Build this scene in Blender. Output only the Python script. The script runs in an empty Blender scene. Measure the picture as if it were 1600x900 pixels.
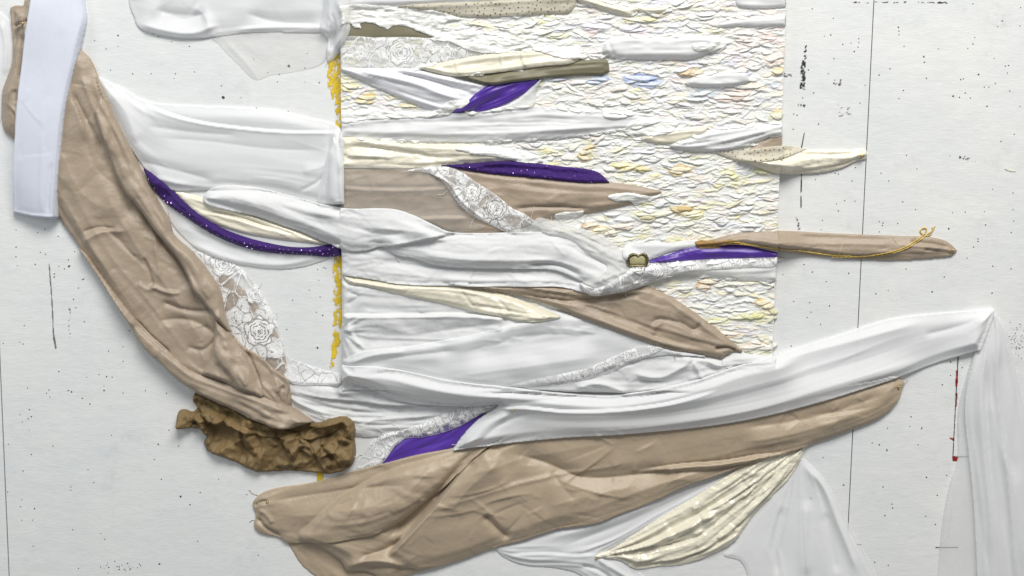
import bpy, math, random
import numpy as np
from mathutils import Matrix, Vector, geometry
C = bpy.context.scene
COL = C.collection
R = math.radians
# ------------------------------------------------------------------ camera
F = 2000.0            # focal length in photo pixels (photo is 1600 x 900)
S = 0.0015            # metres per photo pixel on the wall
dv = np.array([(620 - 800) / F, -(15200 - 450) / F, -1.0]); dv /= np.linalg.norm(dv)
Zc = -dv
Xc = np.array([-dv[1], dv[0], 0.0]); Xc /= np.linalg.norm(Xc)
Yc = np.cross(Zc, Xc)
RW = np.array([Xc, Yc, Zc])                      # rows: world axes in camera coords -> world = RW @ cam
fwd = RW @ np.array([0, 0, -1.0])
CAM = -fwd * (F * S)
cam = bpy.data.cameras.new("camera"); cam_o = bpy.data.objects.new("camera", cam); COL.objects.link(cam_o)
cam.sensor_width = 36; cam.lens = 36 * F / 1600; cam.clip_end = 100; cam.clip_start = 0.05
M4 = Matrix.Identity(4)
for i in range(3):
    for j in range(3): M4[i][j] = RW[i, j]
    M4[i][3] = CAM[i]
cam_o.matrix_world = M4
C.camera = cam_o
# ------------------------------------------------------------------ light
w = bpy.data.worlds.new("World"); C.world = w; w.use_nodes = True
bg = w.node_tree.nodes["Background"]; bg.inputs[0].default_value = (0.97, 0.985, 1.0, 1); bg.inputs[1].default_value = 0.27
def area(name, loc, target, sx, sy, power, col):
    l = bpy.data.lights.new(name, 'AREA'); l.shape = 'RECTANGLE'; l.size = sx; l.size_y = sy; l.energy = power; l.color = col
    o = bpy.data.objects.new(name, l); COL.objects.link(o); o.location = loc
    o.rotation_euler = (Vector(target) - Vector(loc)).to_track_quat('-Z', 'Y').to_euler()
    return o
area("skylight", (0.9, -3.5, 4.5), (0.1, 0, -0.1), 3.6, 2.0, 398, (1.0, 0.985, 0.95))
area("window_light", (-3.0, -2.0, 1.2), (-0.6, 0, 0.0), 1.2, 1.6, 20, (0.84, 0.92, 1.0))
C.view_settings.view_transform = 'Standard'; C.view_settings.look = 'None'
C.view_settings.exposure = 0.0; C.view_settings.gamma = 1.0
C.cycles.max_bounces = 8; C.cycles.transparent_max_bounces = 24; C.cycles.diffuse_bounces = 4

# ------------------------------------------------------------------ raster workspace
X0, Y0, W, H = -170, -150, 1940, 1200
G = np.zeros((H, W), np.float32)                 # top surface height so far, photo px units
H_REF = 8.0
def to_world(px, py, h):
    px = np.asarray(px, float); py = np.asarray(py, float); h = np.asarray(h, float)
    d = np.stack([(px - 800) / F, -(py - 450) / F, -np.ones_like(px)], -1) @ RW.T
    t = (-H_REF * S - CAM[1]) / d[..., 1]
    p = CAM + d * t[..., None]
    p[..., 1] = -h * S
    return p
rng = np.random.RandomState(7)
LAT = rng.rand(256, 256).astype(np.float32)
def vnoise(x, y, seed=0):
    x = x + seed * 17.31; y = y + seed * 9.77
    xi = np.floor(x).astype(np.int64); yi = np.floor(y).astype(np.int64)
    fx = (x - xi).astype(np.float32); fy = (y - yi).astype(np.float32)
    fx = fx * fx * (3 - 2 * fx); fy = fy * fy * (3 - 2 * fy)
    a = LAT[yi & 255, xi & 255]; b = LAT[yi & 255, (xi + 1) & 255]
    c = LAT[(yi + 1) & 255, xi & 255]; d = LAT[(yi + 1) & 255, (xi + 1) & 255]
    return (a * (1 - fx) + b * fx) * (1 - fy) + (c * (1 - fx) + d * fx) * fy
def fbm(x, y, seed=0, o=3):
    s = 0; a = 1; n = 0
    for k in range(o):
        s = s + a * vnoise(x * 2 ** k, y * 2 ** k, seed + k * 3); n += a; a *= .5
    return s / n - .5
def blur(A, r):
    r = max(1, int(r)); k = 2 * r + 1
    for _ in range(2):
        for ax in (0, 1):
            P = np.pad(A, [(r + 1, r) if i == ax else (0, 0) for i in (0, 1)], mode='edge')
            c = np.cumsum(P, axis=ax, dtype=np.float64)
            A = ((c[k:] - c[:-k]) / k if ax == 0 else (c[:, k:] - c[:, :-k]) / k).astype(np.float32)
    return A
def dilate(A, r):
    for ax in (0, 1):
        P = np.pad(A, [(r, r) if i == ax else (0, 0) for i in (0, 1)], mode='edge')
        out = A.copy(); n = A.shape[ax]
        for k in range(0, 2 * r + 1, 1 if r < 5 else 2):
            out = np.maximum(out, P[k:k + n] if ax == 0 else P[:, k:k + n])
        A = out
    return A
def pts(s):
    out = []
    for tk in s.split():
        c = tk.endswith('*'); a, b = tk.rstrip('*').split(','); out.append((float(a), float(b), c))
    return out
def spline(P, closed, step=4.0):
    n = len(P); out = []
    rngi = range(n) if closed else range(n - 1)
    for i in rngi:
        p1 = P[i]; p2 = P[(i + 1) % n]
        p0 = P[i - 1] if (closed or i > 0) else p1
        p3 = P[(i + 2) % n] if (closed or i + 2 < n) else p2
        if p1[2]: p0 = p1
        if p2[2]: p3 = p2
        L = math.hypot(p2[0] - p1[0], p2[1] - p1[1]); m = max(1, int(L / step))
        l0 = max(math.hypot(p1[0] - p0[0], p1[1] - p0[1]), 1e-6); l3 = max(math.hypot(p3[0] - p2[0], p3[1] - p2[1]), 1e-6)
        t1 = [0.5 * L * ((p1[k] - p0[k]) / l0 + (p2[k] - p1[k]) / max(L, 1e-6)) if l0 > 1e-5 else (p2[k] - p1[k]) for k in (0, 1)]
        t2 = [0.5 * L * ((p2[k] - p1[k]) / max(L, 1e-6) + (p3[k] - p2[k]) / l3) if l3 > 1e-5 else (p2[k] - p1[k]) for k in (0, 1)]
        for j in range(m):
            u = j / m; u2 = u * u; u3 = u2 * u
            out.append([(2 * u3 - 3 * u2 + 1) * p1[k] + (u3 - 2 * u2 + u) * t1[k] + (-2 * u3 + 3 * u2) * p2[k] + (u3 - u2) * t2[k] for k in (0, 1)])
    if not closed: out.append([P[-1][0], P[-1][1]])
    return np.array(out, float)
class Crop:
    def __init__(s, poly, pad=8):
        s.x0 = max(int(poly[:, 0].min()) - pad, X0); s.x1 = min(int(poly[:, 0].max()) + pad, X0 + W - 1)
        s.y0 = max(int(poly[:, 1].min()) - pad, Y0); s.y1 = min(int(poly[:, 1].max()) + pad, Y0 + H - 1)
        s.w = s.x1 - s.x0 + 1; s.h = s.y1 - s.y0 + 1
        s.sl = (slice(s.y0 - Y0, s.y1 - Y0 + 1), slice(s.x0 - X0, s.x1 - X0 + 1))
        s.px, s.py = np.meshgrid(np.arange(s.x0, s.x1 + 1, dtype=np.float32), np.arange(s.y0, s.y1 + 1, dtype=np.float32))
def dfield(cr, poly, Rr, closed=False):
    """unsigned distance, signed distance (+ = right of travel, image coords), arc position, nearest point"""
    d = np.full((cr.h, cr.w), 1e9, np.float32); n = np.zeros_like(d); t = np.zeros_like(d)
    qx = cr.px.copy(); qy = cr.py.copy(); acc = 0.0
    m = len(poly); last = m if closed else m - 1
    for i in range(last):
        a = poly[i]; b = poly[(i + 1) % m]; e = b - a; L = math.hypot(*e)
        if L < 1e-6: continue
        ix0 = max(int(min(a[0], b[0]) - Rr) - cr.x0, 0); ix1 = min(int(max(a[0], b[0]) + Rr) + 2 - cr.x0, cr.w)
        iy0 = max(int(min(a[1], b[1]) - Rr) - cr.y0, 0); iy1 = min(int(max(a[1], b[1]) + Rr) + 2 - cr.y0, cr.h)
        if ix0 < ix1 and iy0 < iy1:
            sl = (slice(iy0, iy1), slice(ix0, ix1))
            X = cr.px[sl] - a[0]; Y = cr.py[sl] - a[1]
            u = np.clip((X * e[0] + Y * e[1]) / (L * L), 0, 1)
            dx = X - u * e[0]; dy = Y - u * e[1]; dd = np.sqrt(dx * dx + dy * dy)
            cx = (e[0] * Y - e[1] * X)
            mk = dd < d[sl]
            d[sl] = np.where(mk, dd, d[sl]); n[sl] = np.where(mk, np.where(cx >= 0, dd, -dd), n[sl])
            t[sl] = np.where(mk, acc + u * L, t[sl])
            qx[sl] = np.where(mk, a[0] + u * e[0], qx[sl]); qy[sl] = np.where(mk, a[1] + u * e[1], qy[sl])
        acc += L
    return d, n, t, qx, qy, acc
def fillpoly(cr, poly):
    m = np.zeros((cr.h, cr.w), bool); x = poly[:, 0]; y = poly[:, 1]; x2 = np.roll(x, -1); y2 = np.roll(y, -1)
    for r in range(cr.h):
        yy = cr.y0 + r + 1e-4
        k = (y <= yy) != (y2 <= yy)
        if not k.any(): continue
        xs = np.sort(x[k] + (yy - y[k]) / (y2[k] - y[k]) * (x2[k] - x[k]))
        for a, b in zip(xs[::2], xs[1::2]):
            i0 = max(int(math.ceil(a)) - cr.x0, 0); i1 = min(int(math.floor(b)) - cr.x0 + 1, cr.w)
            if i1 > i0: m[r, i0:i1] = True
    return m
def facets(cr, sp, amp, seed, ang=0.0, st=1.0):
    """creased sheet: random points with random heights joined by flat triangles"""
    rr = np.random.RandomState(seed); ca, sa = math.cos(ang), math.sin(ang)
    cx = (cr.x0 + cr.x1) / 2; cy = (cr.y0 + cr.y1) / 2
    rad = math.hypot(cr.w, cr.h) / 2 + sp * 2
    P = []
    nu = int(2 * rad / (sp * st)) + 2; nv = int(2 * rad / sp) + 2
    for i in range(nu):
        for j in range(nv):
            u = -rad + (i + rr.uniform(-.1, .9)) * sp * st; v = -rad + (j + rr.uniform(-.1, .9)) * sp
            x = cx + u * ca - v * sa; y = cy + u * sa + v * ca
            if cr.x0 - sp * 3 * st < x < cr.x1 + sp * 3 * st and cr.y0 - sp * 3 * st < y < cr.y1 + sp * 3 * st: P.append((x, y))
    res = geometry.delaunay_2d_cdt([Vector(p) for p in P], [], [], 0, 1e-4)
    V = np.array([(v.x, v.y) for v in res[0]]); T = res[2]; Z = rr.rand(len(V)) - .5
    out = np.zeros((cr.h, cr.w), np.float32)
    for f in T:
        A, B, D = V[f[0]], V[f[1]], V[f[2]]
        ix0 = max(int(min(A[0], B[0], D[0])) - cr.x0, 0); ix1 = min(int(max(A[0], B[0], D[0])) - cr.x0 + 2, cr.w)
        iy0 = max(int(min(A[1], B[1], D[1])) - cr.y0, 0); iy1 = min(int(max(A[1], B[1], D[1])) - cr.y0 + 2, cr.h)
        if ix0 >= ix1 or iy0 >= iy1: continue
        den = (B[1] - D[1]) * (A[0] - D[0]) + (D[0] - B[0]) * (A[1] - D[1])
        if abs(den) < 1e-6: continue
        X = cr.px[iy0:iy1, ix0:ix1] - D[0]; Y = cr.py[iy0:iy1, ix0:ix1] - D[1]
        l1 = ((B[1] - D[1]) * X + (D[0] - B[0]) * Y) / den; l2 = ((D[1] - A[1]) * X + (A[0] - D[0]) * Y) / den; l3 = 1 - l1 - l2
        mk = (l1 >= -1e-4) & (l2 >= -1e-4) & (l3 >= -1e-4)
        out[iy0:iy1, ix0:ix1] = np.where(mk, l1 * Z[f[0]] + l2 * Z[f[1]] + l3 * Z[f[2]], out[iy0:iy1, ix0:ix1])
    return out * 2 * amp
def creases(cr, n, amp, seed, fn, ft, lo, hi, spread, wl=11, ws=1.6):
    """short pinched creases, soft on one side and sharp on the other, running roughly along the cloth"""
    rs = np.random.RandomState(seed); out = np.zeros((cr.h, cr.w), np.float32)
    gy, gx = np.gradient(ft)
    for _ in range(n):
        x = rs.randint(4, cr.w - 4); y = rs.randint(4, cr.h - 4)
        a = math.atan2(gy[y, x], gx[y, x]) + rs.normal(0, spread); L = rs.uniform(lo, hi); am = amp * rs.uniform(.4, 1.2) * rs.choice([1, 1, -.8])
        w1 = wl * rs.uniform(.5, 1.3); w2 = ws * rs.uniform(.7, 1.5); bend = rs.uniform(-.25, .25) / L; side = rs.choice([-1, 1])
        R_ = int(L / 2 + w1 * 2.5); sl = (slice(max(y - R_, 0), min(y + R_, cr.h)), slice(max(x - R_, 0), min(x + R_, cr.w)))
        dx = cr.px[sl] - cr.x0 - x; dy = cr.py[sl] - cr.y0 - y
        u = dx * math.cos(a) + dy * math.sin(a); v = (-dx * math.sin(a) + dy * math.cos(a) + bend * u * u) * side
        tp = np.clip(1 - np.abs(u) / (L / 2), 0, 1); tp = tp * (2 - tp)
        spd = 1 + 1.5 * np.abs(u) / L
        out[sl] += am * tp * np.where(v > 0, np.exp(-v / (w1 * spd)), np.exp(v / (w2 * spd)))
    return out
def sstep(x): x = np.clip(x, 0, 1); return x * x * (3 - 2 * x)

# ------------------------------------------------------------------ mesh out
def new_mesh(name, V, Fq, mat, smooth=True, attrs=None, cols=None):
    me = bpy.data.meshes.new(name)
    V = np.asarray(V, np.float32); Fq = np.asarray(Fq, np.int32)
    me.vertices.add(len(V)); me.vertices.foreach_set("co", V.ravel())
    k = Fq.shape[1]
    me.loops.add(Fq.size); me.loops.foreach_set("vertex_index", Fq.ravel())
    me.polygons.add(len(Fq)); me.polygons.foreach_set("loop_start", np.arange(0, Fq.size, k, dtype=np.int32))
    me.polygons.foreach_set("loop_total", np.full(len(Fq), k, np.int32))
    me.polygons.foreach_set("use_smooth", np.full(len(Fq), smooth, bool))
    for nm, a in (attrs or {}).items():
        at = me.attributes.new(nm, 'FLOAT', 'POINT'); at.data.foreach_set("value", np.asarray(a, np.float32))
    if cols is not None:
        at = me.attributes.new("col", 'FLOAT_COLOR', 'POINT')
        c4 = np.ones((len(V), 4), np.float32); c4[:, :3] = cols; at.data.foreach_set("color", c4.ravel())
    me.update(calc_edges=True); me.validate()
    if mat: me.materials.append(mat)
    return me
def obj(name, me, parent=None, **kw):
    o = bpy.data.objects.new(name, me); COL.objects.link(o)
    if parent is not None: o.parent = parent
    for k, v in kw.items(): o[k] = v
    return o
def sample(A, cr, x, y):
    fx = np.clip(x - cr.x0, 0, cr.w - 1.001); fy = np.clip(y - cr.y0, 0, cr.h - 1.001)
    ix = fx.astype(int); iy = fy.astype(int); fx = fx - ix; fy = fy - iy
    return (A[iy, ix] * (1 - fx) + A[iy, ix + 1] * fx) * (1 - fy) + (A[iy + 1, ix] * (1 - fx) + A[iy + 1, ix + 1] * fx) * fy
def sheet_mesh(name, cr, inside, hgt, low, qx, qy, step, mat, skirt=True, attrs=None, cols=None, keep=None):
    gx = np.arange(0, cr.w, step); gy = np.arange(0, cr.h, step)
    ins = inside[np.ix_(gy, gx)]
    cnt = ins[:-1, :-1].astype(int) + ins[1:, :-1] + ins[:-1, 1:] + ins[1:, 1:]
    cell = cnt >= 2
    if keep is not None: cell &= keep[np.ix_(gy, gx)][:-1, :-1]
    iy, ix = np.nonzero(cell)
    nw = len(gx)
    quads = np.stack([iy * nw + ix, (iy + 1) * nw + ix, (iy + 1) * nw + ix + 1, iy * nw + ix + 1], 1)
    used = np.unique(quads); remap = -np.ones(nw * len(gy), np.int64); remap[used] = np.arange(len(used))
    quads = remap[quads]
    uy = gy[used // nw]; ux = gx[used % nw]
    x = cr.px[uy, ux].astype(float); y = cr.py[uy, ux].astype(float)
    out = ~inside[uy, ux]
    if qx is not None:
        x = np.where(out, qx[uy, ux], x); y = np.where(out, qy[uy, ux], y)
    h = sample(hgt, cr, x, y)
    V = to_world(x, y, h)
    at = {k: sample(v, cr, x, y) for k, v in (attrs or {}).items()}
    cl = None if cols is None else np.stack([sample(cols[..., k], cr, x, y) for k in range(3)], 1)
    F4 = quads
    if skirt:
        e = np.concatenate([quads[:, [0, 1]], quads[:, [1, 2]], quads[:, [2, 3]], quads[:, [3, 0]]])
        key = np.sort(e, 1); key = key[:, 0] * 10 ** 7 + key[:, 1]
        u, inv, c = np.unique(key, return_inverse=True, return_counts=True)
        be = e[c[inv] == 1]
        bv = np.unique(be); rm = -np.ones(len(V), np.int64); rm[bv] = np.arange(len(bv)) + len(V)
        hb = np.minimum(sample(low, cr, x[bv], y[bv]), h[bv]) - 0.3
        V = np.concatenate([V, to_world(x[bv], y[bv], hb)])
        side = np.stack([be[:, 1], be[:, 0], rm[be[:, 0]], rm[be[:, 1]]], 1)
        F4 = np.concatenate([quads, side])
        at = {k: np.concatenate([v, v[bv]]) for k, v in at.items()}
        if cl is not None: cl = np.concatenate([cl, cl[bv]])
    return new_mesh(name, V, F4[:, ::-1], mat, True, at, cl)

# ------------------------------------------------------------------ materials
def srgb(r, g, b):
    return tuple(((c / 255) / 12.92 if c / 255 <= .04045 else ((c / 255 + .055) / 1.055) ** 2.4) for c in (r, g, b))
def nt(name):
    m = bpy.data.materials.new(name); m.use_nodes = True; t = m.node_tree
    return m, t, t.nodes["Principled BSDF"], t.nodes["Material Output"]
def add_noise(t, scale, detail=4, vec=None, rough=.6):
    n = t.nodes.new("ShaderNodeTexNoise"); n.inputs["Scale"].default_value = scale; n.inputs["Detail"].default_value = detail; n.inputs["Roughness"].default_value = rough
    if vec: t.links.new(vec, n.inputs["Vector"])
    return n
def objco(t, sc=(1, 1, 1), rot=0.0):
    c = t.nodes.new("ShaderNodeTexCoord"); m = t.nodes.new("ShaderNodeMapping"); m.inputs["Scale"].default_value = sc; m.inputs["Rotation"].default_value = (0, rot, 0)
    t.links.new(c.outputs["Object"], m.inputs["Vector"]); return m.outputs[0]
def ramp(t, src, stops):
    r = t.nodes.new("ShaderNodeValToRGB"); e = r.color_ramp.elements
    while len(e) < len(stops): e.new(0.5)
    for k, (p, c) in enumerate(stops): e[k].position = p; e[k].color = (*c, 1)
    t.links.new(src, r.inputs[0]); return r.outputs[0]
def bump(t, p, src, strength, dist, prev=None):
    b = t.nodes.new("ShaderNodeBump"); b.inputs["Strength"].default_value = strength; b.inputs["Distance"].default_value = dist
    t.links.new(src, b.inputs["Height"])
    if prev: t.links.new(prev, b.inputs["Normal"])
    t.links.new(b.outputs[0], p.inputs["Normal"]); return b.outputs[0]
def mul(c, k): return tuple(min(1, v * k) for v in c)
def cloth(name, col, rough=.75, sheen=.25, var=.06, alpha=None, bsc=140, bst=.25, stretch=(1, 1, 1), rot=0, spec=.3, trans=False, fine=True):
    m, t, p, o = nt(name)
    v = objco(t, stretch, rot)
    n1 = add_noise(t, 9, 3, v)
    fnz = add_noise(t, 330, 5, objco(t), .75); mxc = t.nodes.new("ShaderNodeMixRGB"); mxc.blend_type = 'MULTIPLY'; mxc.inputs[0].default_value = 1
    t.links.new(ramp(t, n1.outputs[0], [(.3, mul(col, 1 - var)), (.7, mul(col, 1 + var))]), mxc.inputs[1])
    t.links.new(ramp(t, fnz.outputs[0], [(.3, (.93, .93, .93)), (.7, (1.0, 1.0, 1.0))]), mxc.inputs[2]); t.links.new(mxc.outputs[0], p.inputs["Base Color"])
    p.inputs["Roughness"].default_value = rough; p.inputs["Sheen Weight"].default_value = sheen; p.inputs["Sheen Roughness"].default_value = .4
    p.inputs["Specular IOR Level"].default_value = spec
    n2 = add_noise(t, bsc * .22, 4, v); b = bump(t, p, n2.outputs[0], bst, .006)
    if fine:
        n3 = add_noise(t, bsc * 4, 2); bump(t, p, n3.outputs[0], bst * .6, .0012, b)
    if trans or alpha is not None:
        last = p.outputs[0]
        if trans:
            tr = t.nodes.new("ShaderNodeBsdfTranslucent"); tr.inputs[0].default_value = (*col, 1)
            mx = t.nodes.new("ShaderNodeMixShader"); mx.inputs[0].default_value = .1
            t.links.new(last, mx.inputs[1]); t.links.new(tr.outputs[0], mx.inputs[2]); last = mx.outputs[0]
        if alpha is not None:
            tp = t.nodes.new("ShaderNodeBsdfTransparent"); mx = t.nodes.new("ShaderNodeMixShader")
            if alpha == 'attr':
                at = t.nodes.new("ShaderNodeAttribute"); at.attribute_name = "alpha"; t.links.new(at.outputs["Fac"], mx.inputs[0])
            else:
                # fabric seen edge-on closes up: a property of the weave
                lw = t.nodes.new("ShaderNodeLayerWeight"); lw.inputs[0].default_value = .5
                mr = t.nodes.new("ShaderNodeMapRange"); mr.inputs[1].default_value = .05; mr.inputs[2].default_value = .75; mr.inputs[3].default_value = alpha; mr.inputs[4].default_value = min(1, alpha + .1)
                t.links.new(lw.outputs["Facing"], mr.inputs[0]); t.links.new(mr.outputs[0], mx.inputs[0])
            t.links.new(tp.outputs[0], mx.inputs[1]); t.links.new(last, mx.inputs[2]); last = mx.outputs[0]
        t.links.new(last, o.inputs[0])
    return m
WHITE = srgb(217, 218, 218)
MT = {}
MT['cotton'] = cloth("white_cotton", WHITE, .85, .15, .03, bsc=160, bst=.35, trans=False)
MT['cotton_grey'] = cloth("pale_grey_satin", srgb(222, 222, 226), .5, .2, .03, bsc=110, bst=.2, spec=.5)
MT['ribbon'] = cloth("cool_white_ribbon", srgb(210, 214, 226), .7, .1, .02, bsc=90, bst=.08)
MT['organza'] = cloth("white_organza", srgb(250, 251, 252), .55, .2, .02, alpha=.62, bsc=60, bst=.2, trans=True)
MT['organza_thin'] = cloth("thin_white_organza", srgb(242, 243, 244), .55, .2, .02, alpha=.38, bsc=60, bst=.2, trans=True)
MT['organza_dense'] = cloth("dense_white_organza", srgb(238, 239, 240), .5, .25, .02, alpha=.82, bsc=60, bst=.15, trans=True)
MT['tulle'] = cloth("cream_tulle", srgb(214, 208, 190), .6, .2, .04, alpha=.72, bsc=90, bst=.2)
MT['tulle_white'] = cloth("white_tulle", srgb(232, 232, 230), .6, .2, .03, alpha=.45, bsc=120, bst=.5)
MT['wisp'] = cloth("wispy_tulle", srgb(228, 226, 222), .6, .2, .03, alpha=.2, bsc=120, bst=.5)
MT['lace'] = cloth("white_lace", srgb(240, 240, 240), .7, .2, .02, alpha='attr', bsc=300, bst=.5)
MT['beige'] = cloth("beige_cotton", srgb(164, 148, 129), .40, .25, .05, bsc=150, bst=.45, spec=.5)
MT['beige_dark'] = cloth("tan_cotton", srgb(173, 156, 133), .40, .25, .05, bsc=130, bst=.4, spec=.55)
MT['olive'] = cloth("olive_satin", srgb(122, 117, 95), .5, .2, .04, bsc=100, bst=.15, spec=.4)
MT['satin'] = cloth("ivory_satin", srgb(230, 224, 204), .22, .2, .04, bsc=120, bst=.45, spec=.8, stretch=(1, 1, 3), fine=False)
MT['satin_soft'] = cloth("soft_ivory_satin", srgb(222, 216, 196), .38, .2, .04, bsc=100, bst=.35, spec=.7, stretch=(1, 1, 2), fine=False)
MT['purple'] = cloth("purple_satin", srgb(80, 46, 152), .34, .3, .12, bsc=60, bst=.3, spec=.6)
MT['violet'] = cloth("dark_violet_velvet", srgb(54, 14, 104), .55, .15, .25, bsc=420, bst=1.0, spec=.35)
MT['paper'] = cloth("brown_kraft_paper", srgb(126, 105, 71), .45, .0, .12, bsc=200, bst=.7, spec=.3)
MT['yarn'] = cloth("mustard_yarn", srgb(226, 194, 104), .8, .3, .15, bsc=700, bst=1)
def simple(name, col, rough=.5, metal=0.0, spec=.5):
    m, t, p, o = nt(name); n = add_noise(t, 60, 3, objco(t))
    t.links.new(ramp(t, n.outputs[0], [(.3, mul(col, .85)), (.7, mul(col, 1.1))]), p.inputs[0])
    p.inputs["Roughness"].default_value = rough; p.inputs["Metallic"].default_value = metal; p.inputs["Specular IOR Level"].default_value = spec
    return m
MT['gold'] = simple("brass", srgb(196, 168, 110), .25, 1)
MT['antique'] = simple("antique_gold", srgb(108, 100, 72), .38, .85)
MT['bead'] = simple("pewter_bead", srgb(150, 145, 120), .25, .9)
MT['stone'] = simple("cream_stone", srgb(168, 162, 122), .25, 0)
MT['dot'] = simple("bronze_dot", srgb(140, 122, 84), .35, .7)
MT['sequin'] = simple("violet_sequin", srgb(205, 165, 235), .22, .85)
MT['hole'] = simple("dark_hole", srgb(72, 72, 72), .9)
MT['dark'] = simple("dark_gap", srgb(60, 58, 56), .9)
def decal(name, col, rough=.6):
    m, t, p, o = nt(name); n = add_noise(t, 40, 4, objco(t))
    t.links.new(ramp(t, n.outputs[0], [(.3, mul(col, .75)), (.7, mul(col, 1.1))]), p.inputs[0]); p.inputs["Roughness"].default_value = rough
    at = t.nodes.new("ShaderNodeAttribute"); at.attribute_name = "alpha"; t.links.new(at.outputs["Fac"], p.inputs["Alpha"])
    bump(t, p, add_noise(t, 400, 3, objco(t)).outputs[0], .6, .001)
    return m
MT['yellow'] = decal("yellow_paint", srgb(225, 192, 38))
MT['black'] = decal("black_paint", srgb(42, 42, 46))
MT['redp'] = decal("red_paint", srgb(150, 22, 28))
MT['lineg'] = decal("grey_pencil", srgb(110, 110, 112))
# wall
m, t, p, o = nt("white_painted_plywood"); v = objco(t); vs = objco(t, (1.4, 1, 11))
n = add_noise(t, 3.2, 8, v, .7); n2 = add_noise(t, 26, 4, vs)
mixc = t.nodes.new("ShaderNodeMixRGB"); mixc.blend_type = 'MULTIPLY'; mixc.inputs[0].default_value = 1
t.links.new(ramp(t, n.outputs[0], [(.3, srgb(219, 222, 223)), (.7, srgb(230, 230, 227))]), mixc.inputs[1])
t.links.new(ramp(t, n2.outputs[0], [(.3, (.93, .93, .935)), (.65, (1, 1, 1))]), mixc.inputs[2])
st_ = add_noise(t, 7, 9, v, .8); mx3 = t.nodes.new("ShaderNodeMixRGB"); mx3.blend_type = 'MULTIPLY'; mx3.inputs[0].default_value = 1
t.links.new(mixc.outputs[0], mx3.inputs[1]); t.links.new(ramp(t, st_.outputs[0], [(.30, (.86, .87, .875)), (.44, (1, 1, 1))]), mx3.inputs[2])
t.links.new(mx3.outputs[0], p.inputs[0]); p.inputs["Roughness"].default_value = .55
b = bump(t, p, add_noise(t, 10, 6, objco(t, (1, 1, 3)), .6).outputs[0], .17, .008)
b = bump(t, p, add_noise(t, 90, 4, objco(t, (1, 1, 4))).outputs[0], .22, .0020, b)
b = bump(t, p, add_noise(t, 5, 3, v).outputs[0], .3, .012, b)
MT['wall'] = m
# paint relief
def relief_mat():
    m, t, p, o = nt("impasto_paint"); at = t.nodes.new("ShaderNodeAttribute"); at.attribute_name = "col"
    n = add_noise(t, 90, 4, objco(t, (1, 1, 2.5))); mx = t.nodes.new("ShaderNodeMixRGB"); mx.blend_type = 'MULTIPLY'; mx.inputs[0].default_value = 1
    t.links.new(at.outputs["Color"], mx.inputs[1]); t.links.new(ramp(t, n.outputs[0], [(.3, (.9, .9, .9)), (.7, (1, 1, 1))]), mx.inputs[2])
    t.links.new(mx.outputs[0], p.inputs[0]); p.inputs["Roughness"].default_value = .42; p.inputs["Specular IOR Level"].default_value = .45
    bump(t, p, add_noise(t, 130, 4, objco(t, (1, 1, 2.5), .2)).outputs[0], .6, .003); return m
MT['relief'] = relief_mat()

# ------------------------------------------------------------------ wall
def quad_box(name, corners, h0, h1, mat, parent=None, **kw):
    P = np.array(corners, float); a = to_world(P[:, 0], P[:, 1], np.full(4, h1)); b = to_world(P[:, 0], P[:, 1], np.full(4, h0))
    V = np.concatenate([a, b]); Fq = [[0, 3, 2, 1], [0, 1, 5, 4], [1, 2, 6, 5], [2, 3, 7, 6], [3, 0, 4, 7], [4, 5, 6, 7]]
    me = new_mesh(name, V, Fq, mat, False); return obj(name, me, parent, **kw)
def vx(x, y, at=0.0):       # x of a true vertical that crosses row `at` at x
    return x + (620 - x) * (y - at) / (15200.0 - at)
T_, B_ = -700, 1700
wall = quad_box("wall", [(-1200, T_), (2900, T_), (2900, B_), (-1200, B_)], -14, -4, MT['dark'], kind="structure", label="dark gap behind the white painted boards of the wall")
def vboard(xl, xr, y0=T_, y1=B_):
    return quad_box("wall_board", [(vx(xl, y0), y0), (vx(xr, y0), y0), (vx(xr, y1), y1), (vx(xl, y1), y1)], -3.5, 0, MT['wall'], wall)
vboard(-1200, -28.2); vboard(-26.4, 1367.1)
vboard(1368.6, 2900)
# filler where the seam is painted over
quad_box("seam_filler", [(vx(1366, 836), 836), (vx(1370, 836), 836), (vx(1370, B_), B_), (vx(1366, B_), B_)], -3, -.15, MT['wall'], wall)

# decals: thin real paint on the boards
def smear(name, outline, mat, dens, label, cat, seed=1, sx=6, sy=6, thr=.5, soft=.12, fade=4, h=.35, step=1, **kw):
    poly = spline([(a_, b_, True) for a_, b_, _c in pts(outline)], True); cr = Crop(poly, 3); ins = fillpoly(cr, poly); d, n_, t_, qx, qy, _ = dfield(cr, poly, fade + 3, True)
    dd = np.where(ins, np.minimum(d, fade + 1), 0) / fade
    f = fbm(cr.px / sx, cr.py / sy, seed, 4) + .5 + (np.clip(dd, 0, 1) - 1) * .35 + dens
    al = sstep((f - thr) / soft)
    base = np.full((cr.h, cr.w), h, np.float32)
    me = sheet_mesh(name, cr, ins, base + al * .5, base, qx, qy, step, mat, False, {'alpha': al})
    return obj(name, me, None, label=label, category=cat, **kw)
smear("yellow_paint_smear", "508,90 518,78 534,80 540,120 540,190 540,206 522,206 520,160 511,142 508,112", MT['yellow'], .2, "smear of yellow paint on the wall left of the painted panel, upper stretch", "paint smear", 3, 3.5, 6, soft=.22, fade=5)
smear("yellow_paint_smear", "517,398 540,398 540,440 538,500 532,540 524,577 510,580 513,555 517,530 518,470", MT['yellow'], .16, "streak of yellow paint on the wall beside the lower left edge of the panel", "paint smear", 5, 3.5, 6, soft=.22, fade=5)
smear("yellow_paint_smear", "493,738 506,736 505,753 494,753", MT['yellow'], .34, "small dab of yellow paint on the wall just below the brown paper", "paint smear", 8, 3, 3)
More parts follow.
